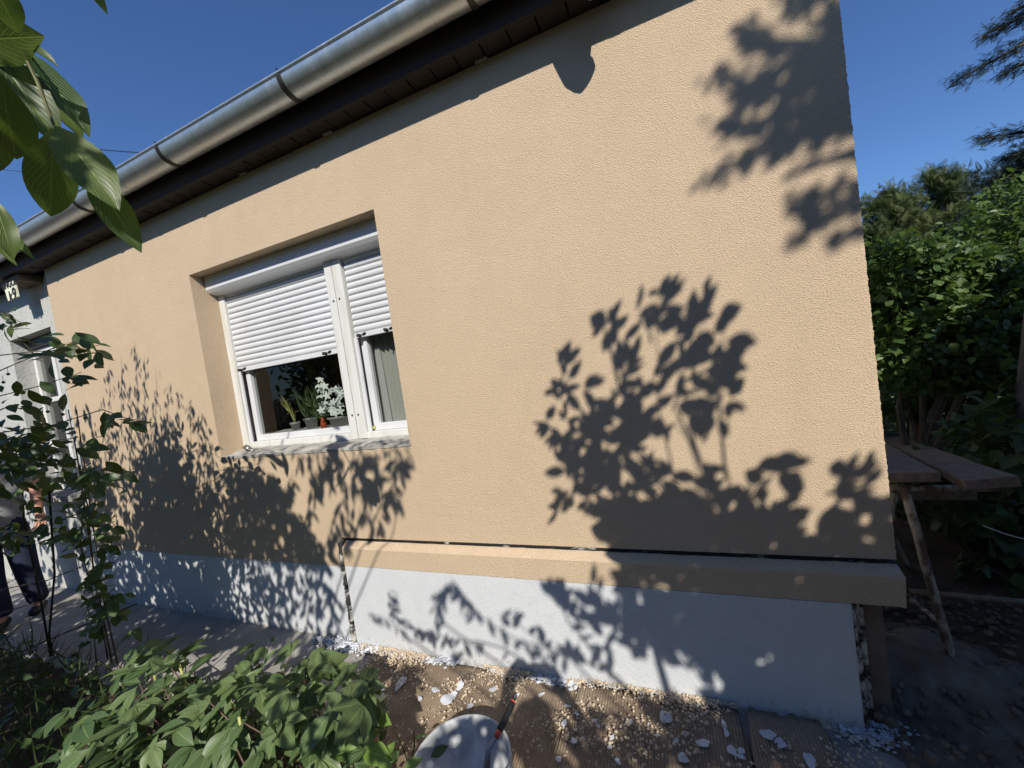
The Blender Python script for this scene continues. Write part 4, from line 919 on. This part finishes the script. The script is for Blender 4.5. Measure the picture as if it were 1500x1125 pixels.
# ---------------------------------------------------------------- shrubs behind and beside the photographer (their shade falls on the wall)
def target(u, v):
    q = onY(u, v, 0)
    return q if q[2] > 0 else onZ(u, v, 0.0)
def up_sun(q, dist):
    return q - SUN * (dist / SUN[1]) + SUN * (q[1] / SUN[1]) if False else q - SUN * ((q[1] + dist) / SUN[1])
def shade_leaf(q, dist, ang, l, wsc, its, nr=.5):
    """q: lit-surface point, leaf hangs at y=-dist up the sun ray; ang: direction of its shadow on the wall (deg, 0=right, 90=up)"""
    c = up_sun(q, dist)
    w2 = np.array([math.cos(rad(ang)), 0, math.sin(rad(ang))]); d = w2 + SUN * random.uniform(-.35, .35)
    if in_frame(c, 60): return False
    its.append((c, d, -SUN + rv(nr), l, wsc)); return True
def shade_shrub(name, label, base, polys, lines, dist, spread, mat='leaf_mass', tpl=T_SHADOW, kind='shrub', join=None, tr=.035, dens=1.6, surf=None):
    its = []; st = []; base = Vector(base)
    hub = base + Vector((0, 0, .9))
    for (pl, n, l, wsc, a0, ar) in lines:
        dd = dist + random.uniform(-spread, spread); q = [Vector(up_sun(target(u, v), dd)) for u, v in pl]
        L_ = len(q) - 1
        vis = [x for x in q]
        vis = sum([[vis[i_], vis[i_].lerp(vis[i_ + 1], .5) + Vector(rv(.012))] for i_ in range(L_)], []) + [vis[-1]]; st.append((vis, [.005 - .0038 * i / (2 * L_) for i in range(2 * L_ + 1)]))
        for k in range(int(n * dens)):
            f = random.random() ** .8 * L_; i = min(int(f), L_ - 1); u = pl[i][0] + (pl[i + 1][0] - pl[i][0]) * (f - i); v = pl[i][1] + (pl[i + 1][1] - pl[i][1]) * (f - i)
            shade_leaf(target(u + random.gauss(0, 3), v + random.gauss(0, 3)), dd + random.uniform(-.04, .04), a0 + random.uniform(-ar, ar), l * random.uniform(.7, 1.15), wsc, its)
    for (P, n, l, wsc, a0, ar) in polys:
        for (u, v) in rpoly(P, int(n * dens * 1.25)):
            shade_leaf(target(u, v) if surf is None else onY(u, v, surf), dist + random.uniform(-spread, spread), a0 + random.uniform(-ar, ar), l * random.uniform(.6, 1.2), wsc, its)
    t = empty(name, base, label, kind)
    roots = [s[0][0] for s in st[::2]]; st2 = [([base - Vector((0, 0, .1)), hub], [tr, tr * .7])]
    for r in roots:
        mid = hub.lerp(r, .55) + Vector((0, -.12, .05)); st2.append((wob(hub, mid, 3, .02) + wob(mid, r, 3, .02)[1:], [tr * .5, .014, .011, .009, .008, .006, .005]))
    ok = [s for s in st + st2 if not any(in_frame(q_, 5) for q_ in s[0])]
    limb_tree(t, ok, 'bark', 'stem')
    o = link_me('foliage', scatter_me('foliage', tpl, its, mat)); attach(o, t); o['kind'] = 'stuff'; return t
# right-hand lilac: the big leaf shadow on the peach wall
LN = [([(1000, 770), (930, 640), (905, 520), (897, 470)], 24, .10, .8, 60, 60), ([(1000, 770), (965, 600), (962, 500), (970, 420)], 34, .095, .75, 60, 60), ([(1035, 700), (1005, 590), (1000, 500), (1035, 440)], 30, .10, .75, 45, 60),
      ([(1000, 760), (930, 660), (905, 560), (930, 500)], 20, .09, .8, 30, 90), ([(1066, 740), (1058, 660), (1052, 600), (1056, 540)], 0, .1, 1, 0, 0), ([(1052, 600), (1050, 560), (1056, 510), (1066, 470)], 11, .11, 1.0, -60, 60),
      ([(1045, 760), (1020, 680), (990, 620), (985, 590)], 0, .1, .8, 0, 0), ([(985, 600), (1000, 560), (1030, 545), (1060, 530)], 14, .09, .9, -50, 70),
      ([(880, 740), (845, 660), (822, 580), (828, 520)], 34, .085, .7, 70, 80), ([(860, 700), (830, 640), (805, 640), (800, 620)], 14, .08, .6, 200, 60), ([(900, 760), (850, 720), (825, 735), (815, 750)], 16, .085, .7, 200, 50),
      ([(1060, 790), (1100, 720), (1125, 690), (1150, 672)], 12, .10, .75, 20, 30), ([(1090, 800), (1140, 770), (1155, 730), (1158, 712)], 9, .10, 1.1, 60, 60), ([(1120, 810), (1190, 800), (1225, 790)], 12, .10, .9, 20, 80),
      ([(1260, 820), (1240, 760), (1232, 720), (1228, 695)], 9, .10, .8, 20, 90), ([(1250, 800), (1262, 720), (1272, 690)], 5, .10, .8, 40, 40), ([(1230, 820), (1270, 770), (1300, 745)], 12, .12, 1.0, 20, 60)]
PL = [([(850, 600), (900, 560), (940, 590), (945, 680), (1010, 700), (1060, 720), (1120, 790), (1120, 812), (900, 800), (860, 740), (820, 690), (838, 640)], 390, .095, .85, -90, 180),
      ([(900, 440), (985, 440), (1020, 480), (1040, 560), (1010, 620), (960, 640), (930, 560)], 16, .10, .8, 40, 60), ([(1000, 520), (1075, 540), (1085, 590), (1040, 640), (990, 600)], 12, .10, 1.0, -80, 40),
      ([(880, 740), (1140, 750), (1190, 820), (900, 830)], 330, .10, .9, 0, 180), ([(1190, 780), (1320, 740), (1330, 820), (1180, 820)], 26, .12, .95, 0, 180)]
shade_shrub('lilac_shrub', 'tall lilac behind the photographer whose leaves shade the peach wall', (1.25, -2.25, 0), PL, LN, 2.0, .16, dens=.68)
RZ = [(420,105,452,52,.4),(425,105,378,112,.4),(440,140,495,72,.28),(430,165,385,165,.45),(560,165,605,85,.35),(500,185,560,140,.5),(612,195,688,155,.65),(600,245,655,172,.45),(300,268,352,215,.35),(245,215,288,142,.3),(245,212,190,190,.8),(230,225,185,262,.3),(265,230,235,300,.5),
      (636,300,702,304,1.0),(655,400,690,442,1.0),(640,470,650,520,.5),(575,490,575,582,.5),(85,345,125,275,.45),(110,350,148,290,.35),(120,395,158,338,.4),(80,430,38,442,.4),(95,425,60,398,.5),(75,480,40,540,.4),(60,545,18,592,.32),(78,560,58,618,.4),(110,580,106,652,.5),(100,762,58,764,.4),(122,762,66,806,.32),
      (132,780,110,832,.5),(252,860,230,914,.4),(240,830,212,862,.4),(735,695,808,655,.45),(790,668,872,640,.4),(832,768,872,708,1.1),(975,685,1036,690,.9),(1050,725,1126,674,.45),(1000,792,1048,745,.9),(1005,768,962,772,.3),(1058,835,1132,790,.9),(1125,825,1196,788,.6),(940,856,1012,826,.42),(880,830,872,884,.8),
      (430,190,440,242,.7),(400,175,372,232,.6),(170,425,218,380,.5),(190,410,240,395,.5),(392,400,358,462,.6),(402,520,424,592,.6),(350,562,402,498,.4),(210,460,250,500,.6),(330,300,290,350,.5),(300,340,260,360,.5),(540,250,600,280,.7),(520,300,590,330,.7),(600,400,640,380,.8),(470,250,520,200,.6),
      (700,780,640,760,.8),(760,730,700,700,.7),(780,760,730,790,.8),(960,900,1060,850,.9),(1010,900,1080,880,.9),(1100,880,1180,870,.7),(250,230,262,290,.4),(560,520,600,470,.6),(620,420,560,440,.7),(700,900,690,960,.7)]
its = []
for (x0, y0, x1, y1, wd) in RZ:
    a = onY(780 + x0 / 2.25, 380 + y0 / 2.25, 0); b = onY(780 + x1 / 2.25, 380 + y1 / 2.25, 0); dd = 2.0 + random.uniform(-.1, .1); A_ = up_sun(a, dd); its.append((A_, (b - a) + SUN * random.uniform(-.02, .02), -SUN + rv(.12), float(np.linalg.norm(b - a)) * 1.05, wd / .5))
lil = [o_ for o_ in bpy.data.objects if o_.name.startswith('lilac_shrub') and 'behind the photographer' in o_.get('label', '')][0]
o = link_me('leaf_spray', scatter_me('leaf_spray', T_SHADOW, its, 'leaf_mass')); attach(o, lil); o['kind'] = 'stuff'
bm = bmesh.new()
for pl in (((1063, 700), (1055, 610), (1050, 540)), ((1035, 700), (1010, 640), (990, 600)), ((1175, 820), (1228, 740), (1232, 690)), ((1090, 800), (1150, 770), (1160, 720)), ((890, 640), (850, 600), (822, 560)), ((905, 560), (892, 500), (880, 470)), ((1000, 560), (1040, 540), (1075, 518))):
    tube(bm, [Vector(up_sun(onY(u, v, 0), 2.0)) for u, v in pl], [.007, .006, .004], 6)
child('twig', bm, 'bark', lil, True)
# second lilac
LN = [([(1010, 980), (960, 930), (900, 900), (860, 885)], 22, .10, .8, 120, 60), ([(960, 960), (900, 920), (850, 905), (800, 870)], 22, .09, .8, 100, 60), ([(900, 990), (820, 960), (770, 925), (730, 900)], 12, .09, .9, 90, 60), ([(880, 900), (870, 870), (872, 855)], 3, .09, .6, 90, 30),
      ([(830, 960), (760, 940), (700, 900), (665, 855)], 22, .10, .6, -100, 50), ([(770, 970), (700, 940), (640, 930), (600, 915)], 16, .09, .6, -80, 60), ([(660, 920), (640, 900), (650, 870), (665, 850)], 16, .10, .45, -110, 30), ([(640, 940), (600, 920), (580, 900), (572, 870)], 14, .08, .5, -60, 60), ([(600, 935), (570, 910), (548, 900)], 8, .07, .5, -60, 40),
      ([(640, 1070), (700, 1090), (690, 1120)], 14, .10, .9, 0, 180), ([(840, 920), (820, 890), (815, 870)], 5, .09, 1.0, 60, 60), ([(900, 840), (920, 860), (930, 880)], 10, .09, .8, -110, 40), ([(620, 985), (600, 990), (580, 985)], 6, .07, .7, 60, 50), ([(690, 990), (670, 975), (660, 965)], 5, .09, .8, 60, 50)]
PL = [([(900, 825), (1260, 830), (1262, 1050), (1190, 1040), (1060, 1000), (980, 930), (930, 890)], 520, .10, .9, 0, 180), ([(1240, 820), (1420, 800), (1450, 1120), (1290, 1120), (1250, 1000)], 330, .11, .9, 0, 180),
      ([(860, 900), (960, 880), (1040, 990), (930, 960), (850, 950)], 30, .09, .8, 0, 180), ([(1080, 1010), (1300, 1040), (1330, 1130), (1040, 1130)], 150, .11, .9, 0, 180), ([(860, 1060), (1080, 1010), (1080, 1130), (820, 1130)], 75, .11, .9, 0, 180)]
shade_shrub('lilac_shrub', 'lower spreading lilac beside the photographer shading the grey plinth and cardboard', (1.55, -2.0, 0), PL, LN, 2.35, .2)
# left: slim drooping-leaf shrubs
def spray(u, v0, v1, n, l=.075, w_=.55, lean=0): return ([(u + lean, v0), (u + lean * .5, (v0 + v1) / 2), (u, v1)], n, l, w_, -100, 45)
LN = [spray(198, 640, 500, 26, lean=8), spray(178, 640, 520, 22), spray(160, 650, 540, 18), spray(212, 640, 520, 22), spray(228, 660, 540, 24), spray(246, 680, 560, 20), spray(150, 680, 580, 16, lean=5), spray(190, 700, 560, 22), spray(262, 700, 575, 22, lean=-5), spray(280, 720, 585, 22), spray(292, 740, 600, 20), spray(303, 740, 625, 18), spray(140, 720, 620, 14), spray(240, 700, 600, 20), spray(310, 745, 650, 12),
      spray(375, 545, 512, 5), spray(400, 560, 545, 3)]
PL = [([(150, 640), (200, 600), (260, 620), (310, 680), (330, 740), (320, 800), (150, 800), (120, 700)], 520, .085, .6, -100, 50), ([(200, 680), (245, 650), (280, 700), (290, 790), (210, 800)], 420, .10, .9, 0, 180), ([(130, 790), (330, 800), (345, 900), (170, 900)], 260, .11, .9, 0, 180), ([(130, 780), (330, 790), (420, 860), (400, 900), (330, 910), (170, 895)], 560, .09, .65, -90, 60), ([(310, 690), (345, 690), (370, 800), (320, 800)], 40, .085, .6, -100, 40),
      ([(150, 890), (330, 900), (420, 940), (340, 950), (100, 960), (0, 950), (0, 880)], 900, .10, .8, 0, 180), ([(0, 620), (140, 600), (150, 800), (60, 900), (0, 900)], 240, .10, .9, 0, 180)]
shade_shrub('privet_shrub', 'slender drooping-leaved shrub left of the photographer shading the wall under the window', (-2.6, -1.75, 0), PL, LN, 1.55, .12, dens=1.35)
LN = [([(560, 810), (580, 760), (592, 720), (588, 690)], 0, .1, .5, 0, 0), ([(540, 800), (560, 740), (585, 700), (575, 660)], 14, .13, .5, -100, 50), ([(470, 820), (500, 740), (520, 700), (540, 660)], 22, .13, .5, -100, 45), ([(430, 830), (450, 750), (470, 700), (490, 660)], 24, .13, .5, -95, 45), ([(520, 790), (535, 740), (545, 700)], 12, .13, .5, -100, 35), ([(400, 800), (410, 740), (430, 690)], 22, .12, .5, -95, 45), ([(560, 730), (575, 720), (590, 735)], 5, .12, .5, -90, 40),
      ([(520, 720), (560, 690), (600, 665)], 12, .12, .5, -60, 50)]
PL = [([(325, 680), (400, 690), (440, 760), (480, 800), (480, 830), (330, 810)], 360, .11, .7, -90, 60), ([(350, 820), (490, 830), (500, 930), (420, 950), (380, 900)], 110, .11, .6, -95, 45), ([(430, 660), (560, 660), (560, 690), (500, 720), (440, 700)], 26, .13, .5, -95, 30), ([(500, 740), (540, 740), (500, 830), (470, 830)], 16, .12, .5, -90, 30),
      ([(345, 640), (600, 625), (600, 668), (330, 672)], 60, .075, .5, -80, 60), ([(330, 900), (500, 930), (480, 960), (350, 960)], 60, .09, .6, -90, 60), ([(500, 960), (600, 980), (620, 1060), (520, 1080)], 34, .10, .7, 0, 180)]
shade_shrub('peach_tree', 'young peach tree behind the photographer with long hanging leaves shading under the window', (-1.75, -2.75, 0), PL, LN, 2.25, .12, kind='tree', tr=.028)
# tall conifer behind: soft shadow on the upper right of the wall
its = []; st = []
ct = empty('cedar_tree', (3.9, -5.6, 0), 'tall cedar far behind the photographer shading the upper right of the wall', 'conifer')
cb = Vector((4.2, -4.0, 0)); ct.location = cb; st.append(([cb, Vector((4.2, -4.0, 5)), Vector((4.1, -4.0, 8))], [.2, .15, .03]))
DC = 3.0
for (pl, n, sp) in (([(1300, 60), (1200, 60), (1120, 60), (1095, 40)], 110, 17), ([(1330, 100), (1220, 100), (1130, 130), (1055, 110)], 150, 18), ([(1330, 160), (1200, 150), (1120, 180), (1050, 185)], 130, 14), ([(1330, 180), (1230, 170), (1150, 200), (1040, 265)], 140, 12), ([(1330, 120), (1240, 20), (1160, -20)], 140, 26), ([(1320, 60), (1250, 120), (1190, 190)], 170, 22), ([(1300, 20), (1230, 80), (1180, 120)], 150, 24), ([(1290, 130), (1240, 160), (1200, 200)], 110, 18), ([(1240, 40), (1150, 100), (1080, 160)], 70, 12), ([(1250, 120), (1180, 190), (1130, 230)], 60, 10), ([(1330, 200), (1250, 220), (1150, 260)], 0, 15), ([(1330, 260), (1240, 270), (1190, 290), (1190, 300)], 60, 16), ([(1320, 300), (1230, 300), (1200, 320), (1168, 352)], 50, 10), ([(1320, 320), (1250, 340), (1225, 350)], 34, 9), ([(1330, 240), (1250, 230), (1180, 240)], 0, 14)):
    q = [Vector(up_sun(onY(u, v, 0), DC + random.uniform(-.3, .3))) for u, v in pl]; st.append(([cb + Vector((0, 0, q[0].z)), q[0]] + q[1:], [.05, .03] + [.012] * (len(q) - 1)))
    for k in range(int(n * 4.5)):
        f = random.random() * (len(pl) - 1); i = int(f); u = pl[i][0] + (pl[i + 1][0] - pl[i][0]) * (f - i) + random.gauss(0, sp * .75); v = pl[i][1] + (pl[i + 1][1] - pl[i][1]) * (f - i) + random.gauss(0, sp * .6)
        if noise.noise(Vector((u * .055, v * .055, 3))) < -.12: continue
        c = up_sun(onY(u, v, 0), DC + random.uniform(-.3, .3)); its.append((c, np.array([-1, 0, -.6]) + rv(.6), -SUN + rv(.6), random.uniform(.025, .055), .8))
limb_tree(ct, st, 'bark', 'trunk')
o = link_me('crown', scatter_me('crown', T_SMALL, its, 'needle')); attach(o, ct); o['kind'] = 'stuff'
# broad trees to the right keep the corner and the low shrubs in shade
def side_tree(name, base, centers, n, ls, label):
    t = shrub(name, base, label, 'tree', centers, n, ls, 'leaf_mass')
side_tree('maple_tree', (5.6, -1.3, 0), [((4.4, -1.3, 3.2), (1.2, .8, 1.5), 1), ((5.9, -1.2, 3.3), (1.3, .8, 1.6), 1), ((3.3, -1.2, 2.3), (.9, .7, 1.3), .8), ((5.0, -1.3, 4.1), (1.3, .7, .9), .8), ((7.2, -1.2, 3.4), (1.2, .8, 1.5), .8)], 1500, .24, 'broad maple standing to the right of the photographer and shading the corner')
side_tree('elder_shrub', (2.3, -.9, 0), [((1.95, -.85, 1.7), (.42, .35, .8), 1), ((2.5, -.95, 1.9), (.6, .4, 1.1), 1), ((2.6, -.9, .9), (.6, .4, .8), .6), ((1.75, -.75, 2.2), (.32, .3, .45), .6)], 900, .16, 'elder shrub just right of the view shading the trestle')

def plane_shade(name, base, label, specs, dist):
    its = []
    for (P, surf, n, l) in specs:
        for (u, v) in rpoly(P, n):
            q = onZ(u, v, 0) if surf is None else (onZ(u, v, surf[1]) if isinstance(surf, tuple) else onY(u, v, surf))
            shade_leaf(q, dist + random.uniform(-.4, .4), random.uniform(0, 360), l * random.uniform(.7, 1.2), .95, its)
    t = empty(name, base, label, 'tree'); b = Vector(base); c = sum((Vector(i[0]) for i in its), Vector()) / len(its)
    st = [([b, b.lerp(c, .5), c], [.09, .07, .03])] + [([c, Vector(random.choice(its)[0])], [.02, .005]) for _ in range(16)]
    limb_tree(t, st, 'bark', 'trunk'); o = link_me('crown', scatter_me('crown', T_SHADOW, its, 'leaf_mass')); attach(o, t); o['kind'] = 'stuff'
plane_shade('hazel_tree', (4.6, -1.9, 0), 'hazel tree right of the photographer keeping the shrubs beyond the corner in shade', [([(1270, 590), (1380, 545), (1510, 450), (1510, 800), (1280, 800)], 2.4, 900, .20)], 1.6)
plane_shade('shade_caster_bush', (-4.6, -3.2, 0), 'unseen shrub added left of the photographer to shade the climber and the left garden bed', [([(-10, 630), (190, 630), (205, 930), (170, 1010), (-10, 1010)], -.55, 560, .12), ([(-20, 640), (75, 650), (80, 930), (-20, 930)], -.36, 260, .13), ([(-10, 930), (180, 940), (120, 1060), (60, 1140), (-10, 1140)], None, 420, .12)], 2.3)  # unseen leaves added to darken the climber, the worker and the left bed
plane_shade('shade_caster_bush', (-.7, -3.3, 0), 'unseen shrub added behind the photographer to shade the bucket and cardboard', [([(590, 1080), (740, 1078), (740, 1150), (590, 1150)], ('z', .2), 46, .10), ([(660, 1050), (700, 1050), (700, 1100), (650, 1100)], ('z', .2), 14, .10)], 2.6)  # leaves added to shade the bucket in place of the photographer's own shadow
plane_shade('hazel_tree', (2.9, -1.9, 0), 'smaller hazel right of the photographer shading the planks and rubble', [([(1300, 640), (1510, 640), (1510, 900), (1320, 900)], .4, 520, .15), ([(1262, 900), (1510, 880), (1510, 1150), (1262, 1150)], None, 620, .15)], 1.3)
for i, (x, y) in enumerate(((4.7, -3.9), (7.4, -3.2))):  # unseen trees added to keep sky light off the shaded plinth
    shrub('plinth_shade_tree', (x, y, 0), ('nearer' if i == 0 else 'farther') + ' unseen leafy tree added right of the photographer to block sky light', 'tree', [((x, y, 2.2), (1.4, 1.2, 1.5), 1), ((x, y, 3.9), (1.2, 1.1, 1.2), .8)], 1800, .2, 'leaf_dark')
for i, x in enumerate((1.2, 3.8, 6.6, 9.6)):
    shrub('hedge_shrub', (x, 6.9 + (i % 2) * .5, 0), 'green shrub at the back of the plot behind the house, ' + ('nearest the house', 'second from the house', 'third from the house', 'farthest from the house')[i], 'shrub', [((x, 7.0, 1.0), (1.6, .8, 1.1), 1)], 1500, .15, 'leaf_dark', group='shrubs along the back of the plot')
# row of unseen trees added behind the photographer to block low sky light
for i, x in enumerate((-10, -6.8, -3.6, -.4, 2.8, 6.2, 9.6)):
    shrub('sky_block_tree', (x, -7.6, 0), 'unseen dense tree added behind the photographer to block low sky light, number %s from the left' % ('one two three four five six seven'.split()[i]), 'tree',
          [((x + random.uniform(-.4, .4), -7.4, 1.5), (2.1, .9, 1.5), 1), ((x + random.uniform(-.6, .6), -7.7, 3.1), (1.9, .9, 1.5), 1)], 1500, .24, 'leaf_dark', group='added trees blocking low sky light')

# ---------------------------------------------------------------- people
def skin_obj(name, joints, edges, mat, parent, sub=2, root=0):
    me = bpy.data.meshes.new(name); me.from_pydata([tuple(j[0]) for j in joints], edges, []); me.materials.append(M[mat])
    o = bpy.data.objects.new(name, me); COL.objects.link(o)
    sk = o.modifiers.new('skin', 'SKIN'); sk.use_smooth_shade = True
    for i, j in enumerate(joints):
        r = j[1]; s = me.skin_vertices[0].data[i]; s.radius = (r, r) if not isinstance(r, tuple) else r; s.use_root = (i == root)
    sb = o.modifiers.new('sub', 'SUBSURF'); sb.levels = sub; sb.render_levels = sub; attach(o, parent); return o
def chain(*ids): return [(ids[i], ids[i + 1]) for i in range(len(ids) - 1)]
def person(root, T, fwd, arms, label, shirt='shirt', trousers='navy', legs=None, hts=1.0, headless=False):
    """T: pelvis point, fwd: facing unit vector; arms: {'l':[elbow, wrist], 'r':[...]} world points"""
    t = empty('person', root, label, 'person')
    fw = Vector(fwd).normalized(); rt = fw.cross(Vector((0, 0, 1))).normalized(); up = Vector((0, 0, 1)); T = Vector(T); S = hts
    chest = T + up * .36 * S + fw * .01; neck = T + up * .52 * S; head = T + up * .66 * S + fw * .03
    sl_, sr_ = neck - rt * .18 * S - up * .05, neck + rt * .18 * S - up * .05
    J = [(T, .10), (T + up * .18, .09), (chest, .10), (neck - up * .02, .062), (neck + up * .05, .055), (head - up * .03 + fw * .01, .082), (head + up * .055, .088), (head + up * .11, .06)]
    E = chain(0, 1, 2, 3, 4, 5, 6, 7); hands = []
    for side, s0, sg in (('l', sl_, -1), ('r', sr_, 1)):
        e, wr = [Vector(q) for q in arms[side]]; i = len(J)
        J += [(s0, .052), (s0.lerp(e, .5), .046), (e, .040), (e.lerp(wr, .4), .040), (wr, .026)]; E += [(2, i)] + chain(i, i + 1, i + 2, i + 3, i + 4)
        d = (wr - e).normalized(); J.append((wr + d * .05, (.042, .022))); pi = len(J) - 1; E.append((i + 4, pi)); hands.append((pi, wr, d, sg))
    legs = legs or {}
    for sg in (-1, 1):
        hp = T + rt * .09 * sg - up * .05; ft = Vector(legs.get(sg, (T + rt * .11 * sg))); ft.z = .09; kn = hp.lerp(ft, .52) + fw * .03; i = len(J)
        J += [(hp, .085), (kn, .055), (kn.lerp(ft, .3), .055), (ft, .036), (ft + fw * .12 - up * .05, .034)]; E += [(0, i)] + chain(i, i + 1, i + 2, i + 3, i + 4)
    # fingers, unequal and bent
    for (pi, wr, d, sg) in hands:
        side = d.cross(Vector((0, 0, 1)));  side = side.normalized() if side.length > .1 else rt.copy(); curl = (fw * 0 - rt * sg)
        pl = wr + d * .075; 
        for k, (off, ln) in enumerate(((-.028, .070), (-.010, .080), (.009, .074), (.026, .058))):
            i = len(J); a = pl + side * off; J += [(a, .0095), (a + d * ln * .5 + curl * .006, .0085), (a + d * ln * .8 + curl * .028, .0078), (a + d * ln * .85 + curl * .048, .0065)]; E += [(pi, i)] + chain(i, i + 1, i + 2, i + 3)
        i = len(J); a = wr + d * .03 - side * .03; J += [(a, .012), (a - side * .022 + d * .03 + curl * .01, .0105), (a - side * .018 + d * .055 + curl * .03, .0085)]; E += [(pi, i)] + chain(i, i + 1, i + 2)
    body = skin_obj('body', J, E, 'skin', t)
    # face: nose, ears
    hd = head + up * .02; bm = bmesh.new()
    for (q, s) in ((hd + fw * .098 - up * .005, (.012, .016, .022)), (hd + rt * .088, (.010, .018, .030)), (hd - rt * .088, (.010, .018, .030)), (hd + fw * .088 - up * .05, (.026, .010, .008))):
        bmesh.ops.create_icosphere(bm, subdivisions=2, radius=1, matrix=Matrix.Translation(q) @ Matrix.Diagonal((*s, 1)))
    child('face', bm, 'skin', t, True)
    bm = bmesh.new()
    for sg in (-1, 1): bmesh.ops.create_icosphere(bm, subdivisions=2, radius=.012, matrix=Matrix.Translation(hd + fw * .083 + rt * .032 * sg + up * .018))
    child('eyes', bm, 'pot_white', t, True)
    bm = bmesh.new(); bmesh.ops.create_icosphere(bm, subdivisions=3, radius=1, matrix=Matrix.Translation(hd - fw * .018 + up * .042) @ Matrix.Diagonal((.100, .104, .098, 1)))
    for v_ in bm.verts: v_.co += Vector(rv(.003))
    bmesh.ops.delete(bm, geom=[v_ for v_ in bm.verts if (v_.co - hd).dot(fw) > .045 and (v_.co - hd).z < .055], context='VERTS'); child('hair', bm, 'hair', t, True)
    # shirt
    J = [(T - up * .10, .175), (T + up * .06, .162), (T + up * .22, .160), (chest, .178), (neck - up * .03, .085)]; E = chain(0, 1, 2, 3, 4)
    for side, s0 in (('l', sl_), ('r', sr_)):
        e = Vector(arms[side][0]); i = len(J); J += [(s0, .084), (s0.lerp(e, .55), .072), (s0.lerp(e, .8), .070)]; E += [(3, i)] + chain(i, i + 1, i + 2)
    skin_obj('shirt', J, E, shirt, t)
    J = [(T + up * .10, .140), (T - up * .06, .134)]; E = [(0, 1)]
    for sg in (-1, 1):
        hp = T + rt * .09 * sg - up * .08; ft = Vector(legs.get(sg, (T + rt * .11 * sg))); ft.z = .055; kn = hp.lerp(ft, .52) + fw * .03; i = len(J)
        J += [(hp, .105), (kn, .082), (kn.lerp(ft, .5), .076), (ft + up * .02, .072)]; E += [(1, i)] + chain(i, i + 1, i + 2, i + 3)
    skin_obj('trousers', J, E, trousers, t)
    for sg in (-1, 1):
        ft = Vector(legs.get(sg, (T + rt * .11 * sg))); ft.z = 0
        skin_obj('shoe', [(ft + up * .075 - fw * .03, .046), (ft + up * .045, .046), (ft + up * .04 + fw * .10, .044), (ft + up * .036 + fw * .17, .034)], chain(0, 1, 2, 3), 'black_rubber', t)
    return t
# worker on the path at far left, arm hanging
wx, wy = -5.56, -.36
sleeve_e = Vector((wx + .16, wy - .22, 1.12)); wrist = Vector((wx + .36, wy - .16, .92))
person((wx, wy, 0), (wx, wy, .88), (.75, -.55, 0), {'l': [(wx + .30, wy + .16, 1.12), (wx + .42, wy + .12, .90)], 'r': [tuple(sleeve_e), tuple(wrist)]},
       'person in grey-white T-shirt and navy work trousers standing half hidden behind leaves at far left', 'shirt', 'navy', {-1: (wx + .06, wy + .13, 0), 1: (wx + .12, wy - .10, 0)})
# photographer holding the phone; only the shadow shows
fw = RM[2].copy(); fw[2] = 0; fw /= np.linalg.norm(fw); rt = np.array([fw[1], -fw[0], 0]); rx = RM[0]; uy = -RM[1]; fz = RM[2]
ph0 = CP - fz * .012 + rx * .050 - uy * .018
phone = empty('phone', tuple(ph0), 'dark phone held up by the photographer, the lens of this view', 'phone')
bm = bmesh.new(); box(bm, -.078, .078, -.038, .038, -.004, .004, bev=.003); o = link('case', bm, 'phone', phone)
o.rotation_euler = Matrix([[rx[i], uy[i], -fz[i]] for i in range(3)]).to_euler(); o.location = (0, 0, 0)
pb = CP - fw * .46 + rt * .03
lh = ph0 - rx * .105 - fz * .035 - uy * .03; rh = ph0 + rx * .105 - fz * .035 - uy * .03
el_ = pb - rt * .33 + fw * .12; el_[2] = 1.18; er_ = pb + rt * .33 + fw * .12; er_[2] = 1.18
lh = lh - fz * .07; rh = rh - fz * .07; wl = lh - np.array([0, 0, .01]) - rx * .035; wr_ = rh - np.array([0, 0, .01]) + rx * .035
person((pb[0], pb[1], 0), (pb[0], pb[1], .93), tuple(fw), {'l': [tuple(el_), tuple(wl)], 'r': [tuple(er_), tuple(wr_)]},
       'person taking the photograph with raised phone, seen only as a shadow on the plinth', 'vest', 'navy')
